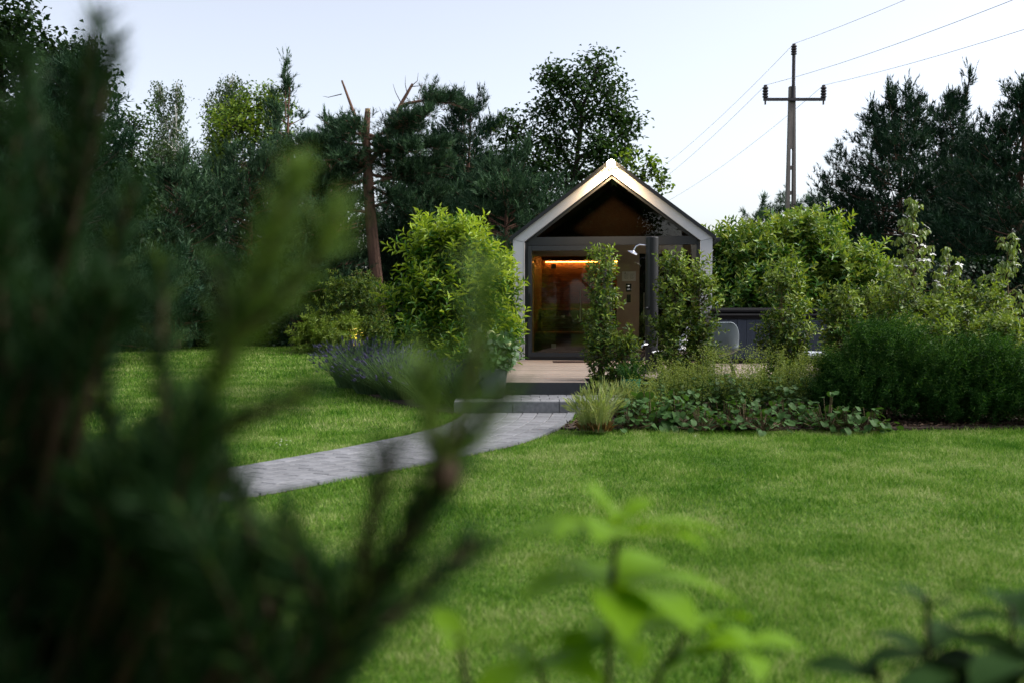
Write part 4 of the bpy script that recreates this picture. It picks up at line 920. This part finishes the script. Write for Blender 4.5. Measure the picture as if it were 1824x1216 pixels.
# lady's mantle: frothy yellow green sprays
def froth(base,h,r,seed,label):
    rng=np.random.default_rng(seed); root=empty('lady_mantle_plant',base,0,label,'perennial','frothy perennials in the bed'); fb=FB(); fl=FB(); ns=75
    az=rng.uniform(0,6.28,ns); rr_=np.sqrt(rng.uniform(0,1,ns))*r; tip=np.stack([rr_*np.cos(az),rr_*np.sin(az),h*rng.uniform(.45,1.25,ns)],1)
    mb=MB()
    for k in range(ns): mb.tube([tip[k]*[.2,.2,0],tip[k]*[.7,.7,.6],tip[k]],[.003,.0025,.0015],3,cap=False)
    mb.build('stalks',m_mantlel,root)
    K=34; P_=np.repeat(tip,K,0)+rng.normal(size=(ns*K,3))*[.025,.025,.06]+np.repeat(rng.normal(size=(ns,3))*[.6,.6,0],K,0)*0
    leaves(fl,P_,rdirs(rng,len(P_))+[0,0,.5],rdirs(rng,len(P_)),rng.uniform(.012,.03,len(P_)),.010,0); fl.build('flower_sprays',[m_mantle],root)
    nl=240; az=rng.uniform(0,6.28,nl); rr_=np.sqrt(rng.uniform(0,1,nl))*r*1.05
    leaves(fb,np.stack([rr_*np.cos(az),rr_*np.sin(az),h*rng.uniform(.1,.75,nl)],1),np.stack([np.cos(az),np.sin(az),rng.normal(size=nl)*.4],1),rdirs(rng,nl)*.4+[0,0,1.],rng.uniform(.05,.09,nl),.07,0,'l',.2); fb.build('foliage',[m_mantlel],root)
ords=['first','second','third','fourth','fifth','sixth','seventh','eighth','ninth']
for i,(px,Y,h) in enumerate(((1148,12.1,.36),(1190,12.4,.40),(1232,12.2,.42),(1275,12.5,.46),(1318,12.3,.46),(1362,12.4,.48),(1408,12.3,.48),(1452,12.3,.46),(1496,12.2,.42))):
    froth((at(px,700,Y)[0],Y+.1*((i*7)%3-1),.02),h*(.95,1.3,1.1,1.4)[i%4],.28,130+i,'frothy yellow green perennial, %s of nine from the path, behind the round leaves'%ords[i])
# feathery dark mounds on the right
for i,(px,Y,h,r,lab) in enumerate(((1575,11.9,1.0,.50,'feathery green mound nearest the hot tub at the lawn edge'),(1508,11.9,.58,.28,'small feathery plant left of the first big mound'),(1672,11.7,.66,.42,'second large feathery mound along the lawn edge'),(1748,11.6,.82,.40,'third feathery mound along the lawn edge'),(1818,11.6,.62,.44,'feathery mound cut by the right frame edge'))):
    shrub('feathery_mound',(at(px,700,Y)[0],Y,.02),h,p_ball(r),[m_cosmos,m_cosmosy],150+i,lab,'shrub','feathery mounds at the lawn edge',nclump=int(190*r/.5),nshoot=8,sig=.08,slen=.20,nleaf=15,LL=.055,LW=.0085,up=.72,young=.5,amp=.55,stems=6,stem_r=.007,z0=.06,topshoots=22,rim=.5)
# kousa dogwoods with white bracts
def bract_mesh():
    V=[];F=[]
    for k in range(4):
        a=k*math.pi/2; c,s=math.cos(a),math.sin(a); b0=len(V)
        for (x_,y_,z_) in ((0,0,0),(.5,.28,.06),(1,0,-.05),(.5,-.28,.06)): V.append((x_*c-y_*s,x_*s+y_*c,z_))
        F+= [(b0,b0+1,b0+2),(b0,b0+2,b0+3)]
    return MB().add(V,F).mesh('bract',[m_white])
BR=bract_mesh()
def dogwood(px,Y,pt,pb,w0,w1,seed,label,nfl,ntier):
    rng=np.random.default_rng(seed); q=at(px,pt,Y); q2=at(px,pb,Y); root=empty('kousa_dogwood',(q[0],Y,.0),0,label,'shrub','flowering dogwoods'); H=q[2]; s=Y/FPX
    MB().tube([(0,0,-.02),(.03,0,H*.5),(0,.02,H*.97)],[.03,.02,.006],7).build('trunk',m_stem,root)
    fb=FB(); br=MB(); tips=[]
    for k in range(ntier):
        t=k/(ntier-1); z=q2[2]+(H-q2[2])*t; w=(w1+(w0-w1)*t)*s
        for j in range(4+int(4*(1-t))):
            a=rng.uniform(0,6.28); rd=w*rng.uniform(.25,1); c=np.array([rd*math.cos(a),rd*math.sin(a),z+rng.normal()*.05]); br.tube([(0,0,c[2]-rd*.4),c*[.6,.6,1],c],[.007,.005,.003],4,cap=False)
            n=8; aa=np.arange(n)*(6.283/n)+rng.uniform(0,6); o_=np.stack([np.cos(aa),np.sin(aa),np.zeros(n)],1)
            leaves(fb,c+o_*.015+rng.normal(size=(n,3))*.02,o_*.55+[0,0,-.55]+rng.normal(size=(n,3))*.2,o_*.6+[0,0,.8],.095*rng.uniform(.8,1.2,n),.052,0,'l',.35,.25); tips.append(c)
    br.build('branches',m_stem,root); fb.build('foliage',[m_dog],root)
    tips=np.array(tips); fr=[c for c in tips if c[1]<.12 and c[2]>q2[2]+.25*(H-q2[2])]; rng.shuffle(fr)
    for c in fr[:nfl]:
        f_=link('flower',BR,root,(c[0]+rng.normal()*.03,c[1]-.03,c[2]+.045)); sc=rng.uniform(.070,.095); f_.scale=(sc,)*3; f_.rotation_euler=(rng.uniform(.0,.7),rng.uniform(-.3,.3),rng.uniform(0,1.5))
dogwood(1627,17.4,356,520,8,60,170,'tall slim dogwood with white flowers against the dark pine',17,15)
dogwood(1690,17.0,448,540,12,45,171,'low dogwood with a few white flowers right of the tall dogwood',9,8)
dogwood(1795,17.2,425,560,14,62,172,'dogwood nearly without flowers in front of the ivy hedge',2,12)

# ------------------------------------------------------------------ lawn grass
m_grass,nt,o=mat('lawn_grass'); Lk=nt.links.new
b=N(nt,'BsdfPrincipled',Roughness=.55); b.inputs['Specular IOR Level'].default_value=.08
ge=N(nt,'NewGeometry'); n1=N(nt,'TexNoise',Scale=.85,Detail=9.0,Roughness=.76); Lk(ge.outputs['Position'],n1.inputs['Vector'])
mr=N(nt,'MapRange'); mr.inputs[3].default_value=-.12; mr.inputs[4].default_value=.12; Lk(ge.outputs['Random Per Island'],mr.inputs[0])
ad=N(nt,'Math',operation='ADD'); Lk(n1.outputs[0],ad.inputs[0]); Lk(mr.outputs[0],ad.inputs[1])
rr=ramp(nt,ad.outputs[0],[(.37,(.042,.130,.010)),(.47,(.10,.225,.016)),(.55,(.19,.31,.045)),(.66,(.38,.42,.17))])
t=N(nt,'BsdfTranslucent'); mx=N(nt,'MixShader'); mx.inputs[0].default_value=.35
Lk(rr.outputs[0],b.inputs['Base Color']); Lk(rr.outputs[0],t.inputs['Color']); Lk(b.outputs[0],mx.inputs[1]); Lk(t.outputs[0],mx.inputs[2]); Lk(mx.outputs[0],o.inputs[0])
rng=np.random.default_rng(200); fb=FB()
for (y0,y1,n,hh,ww) in ((2.6,6.2,190000,.034,.0042),(6.2,11,210000,.038,.0065),(11,18,130000,.045,.012),(18,31,110000,.055,.022)):
    y=np.sqrt(rng.uniform(y0**2,y1**2,n)); wd=.62 if y0<11 else .56; x=rng.uniform(-wd,wd,n)*y*1.02+rng.uniform(-.9,.9,n)
    bad=inpoly(x,y,PATH)|inpoly(x,y,BED_R)|inpoly(x,y,BED_L)|((x>-.76)&(x<6.7)&(y>12.58))|((x<at(520,600,30)[0])&(y>29.95))|(y>31)
    x,y=x[~bad],y[~bad]; n=len(x)
    az=rng.uniform(0,6.28,n); ln=rng.uniform(.15,.95,n); d=np.stack([np.cos(az)*ln,np.sin(az)*ln,np.ones(n)],1)
    h=hh*rng.uniform(.5,1.25,n)*(1+.35*np.sin(x*3.1+np.sin(y*2.3)*2)*np.sin(y*2.7+1.3*np.sin(x*1.7))); s=unit(np.cross(d,rng.normal(size=(n,3))))*(ww*.5*rng.uniform(.7,1.3,n))[:,None]
    p=np.stack([x,y,np.full(n,-.012)],1); fb.add(np.stack([p+s,p-s,p+d*h[:,None]],1),[(0,1,2)],0)
tag(fb.build('lawn_grass',[m_grass]),'short green mown lawn grass with paler dry patches','grass',kind='stuff')
rng=np.random.default_rng(203); fb=FB()
for (px,py,c) in ((505,792,9),(1230,783,1)):
    for k in range(c):
        p=gnd(px+rng.normal()*6,py+rng.normal()*3); n=7; aa=np.arange(n)*.9; dd=np.stack([np.cos(aa),np.sin(aa),np.full(n,.3)],1)
        leaves(fb,np.repeat(p[None]+[[0,0,.035]],n,0),dd,np.tile([0,0,1.],(n,1)),.010,.007,0)
tag(fb.build('lawn_daisies',[m_white]),'tiny white daisies scattered in the mown grass','flowers',kind='stuff')

# ------------------------------------------------------------------ blurred foreground plants
def fgpine():
    rng=np.random.default_rng(300); base=np.array([-.78,1.15,0.]); root=empty('foreground_pine',base,0,'large blurred young pine close to the camera with reddish twigs','tree')
    tw=MB(); fb=FB()
    def stem(pts,r0,r1,dens,nl,young=0.,d0=0.,start=.0,ang=(.45,.95)):
        p=np.array([at(a,b_,Y)-base for a,b_,Y in pts]); d=np.r_[0,np.cumsum(np.linalg.norm(np.diff(p,axis=0),axis=1))]; n_=max(8,int(d[-1]/.02)); s=np.linspace(0,d[-1],n_)
        q=np.stack([np.interp(s,d,p[:,i]) for i in range(3)],1)
        for _ in range(6): q[1:-1]=.25*q[:-2]+.5*q[1:-1]+.25*q[2:]
        tw.tube(q[::2] if n_>20 else q,list(np.linspace(r0,r1,len(q[::2] if n_>20 else q))),7)
        if pts[0][1]>=600 and pts[0][0]<620 and (pts[0][1]>940 or dens==1400):
            zz=max(.15,p[0][2]*.55); k0=np.array([.05*zz/.4,0,zz]); tw.tube([k0,(k0+p[0])/2+np.array([0,0,-.03]),p[0]],[r0*1.5,r0*1.2,r0],6)
        L=d[-1]; m=int(L*dens); t=rng.uniform(start,1,m); P_=np.stack([np.interp(t*L,s,q[:,i]) for i in range(3)],1); T=unit(np.stack([np.interp(t*L,s,np.gradient(q[:,i])) for i in range(3)],1))
        rv=unit(np.cross(T,rng.normal(size=(m,3)))); ph=rng.uniform(*ang,m); D=T*np.cos(ph)[:,None]+rv*np.sin(ph)[:,None]
        l=nl*rng.uniform(.75,1.2,m)*np.where(t>.93,.75,1); S=unit(np.cross(D,rng.normal(size=(m,3))))*.0015
        fb.add(np.stack([P_+S,P_-S,P_+D*(l*.6)[:,None]+S*.9,P_+D*l[:,None]],1),[(0,1,2),(1,3,2)],(rng.uniform(size=m)<young).astype(np.int32))
    Z=1216
    # tall dark leaders at the left
    stem([(40,1500,1.2),(60,900,1.2),(90,560,1.2),(130,300,1.2),(172,30,1.2)],.011,.004,1500,.055,.05)
    stem([(100,520,1.2),(70,300,1.22),(48,120,1.25),(40,90,1.25)],.006,.003,1500,.05,.0)
    stem([(110,470,1.2),(165,250,1.18),(205,70,1.18)],.006,.003,1300,.045,.0)
    stem([(-60,1100,1.1),(-20,700,1.1),(20,420,1.1),(30,200,1.12)],.008,.003,1600,.055)
    stem([(60,900,1.2),(150,640,1.15),(215,400,1.15),(240,330,1.15)],.007,.003,1500,.055,.05)
    # the big forked branch in the middle, with lighter candles
    stem([(180,1500,1.0),(260,950,1.0),(340,760,1.0),(420,610,.98),(470,470,.98),(528,300,.98)],.007,.003,1050,.050,.92,start=.42,ang=(.22,1.0))
    stem([(430,590,.98),(500,540,.98),(570,470,.97),(602,375,.97)],.005,.0025,1050,.048,.92,ang=(.22,1.0))
    stem([(400,640,.98),(400,540,1.0),(390,470,1.0)],.005,.003,900,.045,.2)
    stem([(300,820,1.0),(285,640,1.03),(290,470,1.05)],.005,.003,1300,.052,.1)
    stem([(240,960,1.0),(190,760,1.05),(180,600,1.08)],.005,.003,1300,.052,.05)
    stem([(330,800,1.0),(450,740,.98),(560,690,.97)],.005,.003,900,.045,.4)
    stem([(120,1000,1.05),(80,820,1.1),(90,640,1.1)],.005,.003,1300,.05,.0)
    # the right branch with a brown bud node
    stem([(430,1560,.92),(560,1210,.92),(690,1010,.92),(790,845,.92)],.008,.006,1900,.055,.05,start=.2)
    stem([(790,845,.92),(830,720,.93),(858,600,.94),(866,490,.95)],.004,.0025,1150,.055,.55,ang=(.35,.95))
    stem([(790,845,.92),(770,760,.91),(752,650,.9)],.004,.0025,1150,.055,.7,ang=(.35,.95))
    stem([(790,845,.92),(850,760,.95),(905,690,.97)],.004,.0025,1300,.045,.3)
    stem([(640,1080,.92),(650,930,.9),(700,800,.9)],.005,.003,900,.05,.1)
    stem([(560,1210,.92),(720,1080,.95),(850,960,1.0)],.005,.003,1500,.05,.1)
    stem([(600,1150,.92),(540,1020,.9),(500,930,.9)],.006,.003,1300,.055,.1)
    stem([(500,1280,.92),(400,1060,.9),(330,920,.9)],.006,.003,1500,.055,.05)
    stem([(300,1150,1.0),(350,980,1.0),(392,830,1.0)],.005,.003,1500,.052,.1)
    stem([(250,1100,1.05),(320,960,1.05),(345,800,1.05)],.005,.003,1500,.052,.1)
    # dense dark lower body
    for k in range(120):
        x0=rng.uniform(-150,560); y0=rng.uniform(1080,1500); Y=rng.uniform(.9,1.35); a=rng.uniform(-.5,.75); L=rng.uniform(220,430)
        if x0+L*math.sin(a) > 640 - (1216-y0+L*math.cos(a))*.3 + 120: continue
        if x0+L*math.sin(a) > 370 and y0-L*math.cos(a) < 960: continue
        stem([(x0,y0,Y),(x0+L*.5*math.sin(a*.6),y0-L*.5,Y),(x0+L*math.sin(a),y0-L*math.cos(a),Y)],.005,.003,1500,.058,.0)
    for k in range(26):
        x0=rng.uniform(-100,160); y0=rng.uniform(620,1000); Y=rng.uniform(1.0,1.4); L=rng.uniform(150,300); a=rng.uniform(-.4,.6)
        stem([(x0,y0,Y),(x0+L*.5*math.sin(a*.6),y0-L*.5,Y),(x0+L*math.sin(a),y0-L*math.cos(a),Y)],.005,.003,1400,.055,.0)
    for k in range(26):
        x0=rng.uniform(160,330); y0=rng.uniform(960,1080); Y=rng.uniform(.95,1.2); L=rng.uniform(120,240); a=rng.uniform(-.45,.3)
        stem([(x0,y0,Y),(x0+L*.5*math.sin(a*.6),y0-L*.5,Y),(x0+L*math.sin(a),y0-L*math.cos(a),Y)],.005,.003,1500,.052,.05)
    for k in range(55):
        x0=rng.uniform(-260,330); y0=rng.uniform(1500,2350); Y=rng.uniform(.95,1.4); a=rng.uniform(-.7,.7); L=rng.uniform(250,420)
        stem([(x0,y0,Y),(x0+L*.5*math.sin(a*.6),y0-L*.5,Y),(x0+L*math.sin(a),y0-L*math.cos(a),Y)],.005,.003,1100,.058,.0)
    nd=MB(); c=at(790,845,.92)-base
    nd.lathe([(.004,-.02),(.013,-.012),(.016,.0),(.012,.012),(.004,.02)],10,(0,0)); nd.v=[tuple(np.array(v)+c) for v in nd.v]; nd.build('bud',m_fgstem,root)
    tr=MB(); tr.tube([(0,0,-.02),(.05,0,.4),at(100,1300,1.15)-base,at(60,1100,1.18)-base],[.05,.04,.022,.012],10); tr.build('trunk',m_fgstem,root)
    tw.build('twigs',m_fgstem,root); fb.build('needles',[m_fgneed,m_fgneed_y],root)
fgpine()
def fg_leaf(mt):
    ns=9; V=[];F=[]
    for i in range(ns):
        t=i/(ns-1); w=.225*math.sin(math.pi*min(1,t*.92+.06))**.8*(.55+.75*t if t<.7 else 1.075-(t-.7)*.6); z=.10*math.sin(t*2.6)-.22*t*t
        V+=[(t,-w,z+.10*w*2),(t,0,z),(t,w,z+.10*w*2)]
    for i in range(ns-1):
        a=3*i; F+=[(a,a+3,a+4,a+1),(a+1,a+4,a+5,a+2)]
    return MB().add(V,F).mesh('shrub_leaf',[mt],True)
FL,FLD=fg_leaf(m_fgleaf),fg_leaf(m_fgleafd)
def fgshrub(label,stems,lab2,me,seed,wh):
    rnd=random.Random(seed); b0=stems[0][0]; Y0=b0[2]; base=at(*b0); base=np.array([base[0],Y0,0.]); root=empty('foreground_shrub',base,0,label,'shrub','blurred shrubs close to the camera'); mb=MB()
    for st_ in stems:
        p=[at(*q)-base for q in st_]; p=[np.array([p[0][0]*.7,p[0][1],0.])]+p
        mb.tube(p,[.007]+list(np.linspace(.006,.0035,len(p)-1)),7)
        for fz in (.30,.52,.74,.95):
            for k in range(5):
                o_=link('leaf',me,root,p[0]*(1-fz)+p[1]*fz); o_.scale=(rnd.uniform(.09,.13),)*3; o_.rotation_euler=(rnd.uniform(-.4,.4),rnd.uniform(-.3,.25),k*1.257+fz*7+rnd.uniform(-.3,.3))
    mb.build('twigs',m_fgstem2,root)
    for (px,py,Y,L,ang,tilt,roll) in wh:
        o_=link('leaf',me,root,at(px,py,Y)-base); o_.scale=(L,)*3
        o_.rotation_euler=(roll,tilt,ang)
W=[]; rnd=random.Random(7)
def whorl(px,py,Y,n,L,tilt,a0=0.):
    for k in range(n):
        W.append((px+rnd.uniform(-6,6),py+rnd.uniform(-10,10),Y,L*rnd.uniform(.8,1.15),a0+k*6.283/n+rnd.uniform(-.3,.3),tilt+rnd.uniform(-.22,.22),rnd.uniform(-.4,.4)))
whorl(1098,960,1.25,7,.14,-.16,.25); whorl(1100,935,1.25,3,.075,-.6,.6); whorl(1092,1050,1.25,7,.155,-.05,.0); whorl(1085,1140,1.25,5,.13,.05,.2); whorl(1250,1120,1.28,4,.11,-.15,.3); whorl(1320,1160,1.28,4,.11,-.1); whorl(820,1160,1.15,3,.07,-.6,.2); whorl(950,1190,1.2,4,.11,-.1,.5)
W.append((1075,925,1.25,.055,2.2,-1.2,.3)); W.append((1240,1170,1.25,.12,.4,-.1,.1))
fgshrub('blurred bright green shrub with leafy rosettes at the bottom centre',[[(1080,1400,1.25),(1085,1150,1.25),(1098,930,1.25)],[(1090,1400,1.27),(1180,1190,1.27),(1240,1100,1.28)],[(1200,1420,1.28),(1290,1220,1.28),(1300,1140,1.28)],[(860,1420,1.15),(835,1240,1.15),(815,1130,1.15)],[(1000,1420,1.2),(975,1250,1.2),(960,1170,1.2)]],'',FL,1,W)
W=[]; whorl(1650,1090,1.3,4,.07,-.5); whorl(1660,1170,1.3,6,.11,0); whorl(1770,1190,1.3,7,.12,0.); whorl(1830,1110,1.32,6,.12,-.2); whorl(1560,1215,1.3,4,.10,-.1); whorl(1720,1220,1.25,7,.13,0.); whorl(1830,1180,1.25,7,.13,.0)
fgshrub('blurred dark shrub in the bottom right corner',[[(1650,1420,1.3),(1655,1200,1.3),(1650,1060,1.3)],[(1780,1420,1.3),(1760,1160,1.3)],[(1830,1420,1.32),(1800,1080,1.32)],[(1600,1420,1.3),(1560,1180,1.3)],[(1720,1420,1.25),(1720,1210,1.25)]],'',FLD,2,W)
if False: print('TRIS', sum(sum(max(0,len(p.vertices)-2) for p in m.polygons) for m in bpy.data.meshes))
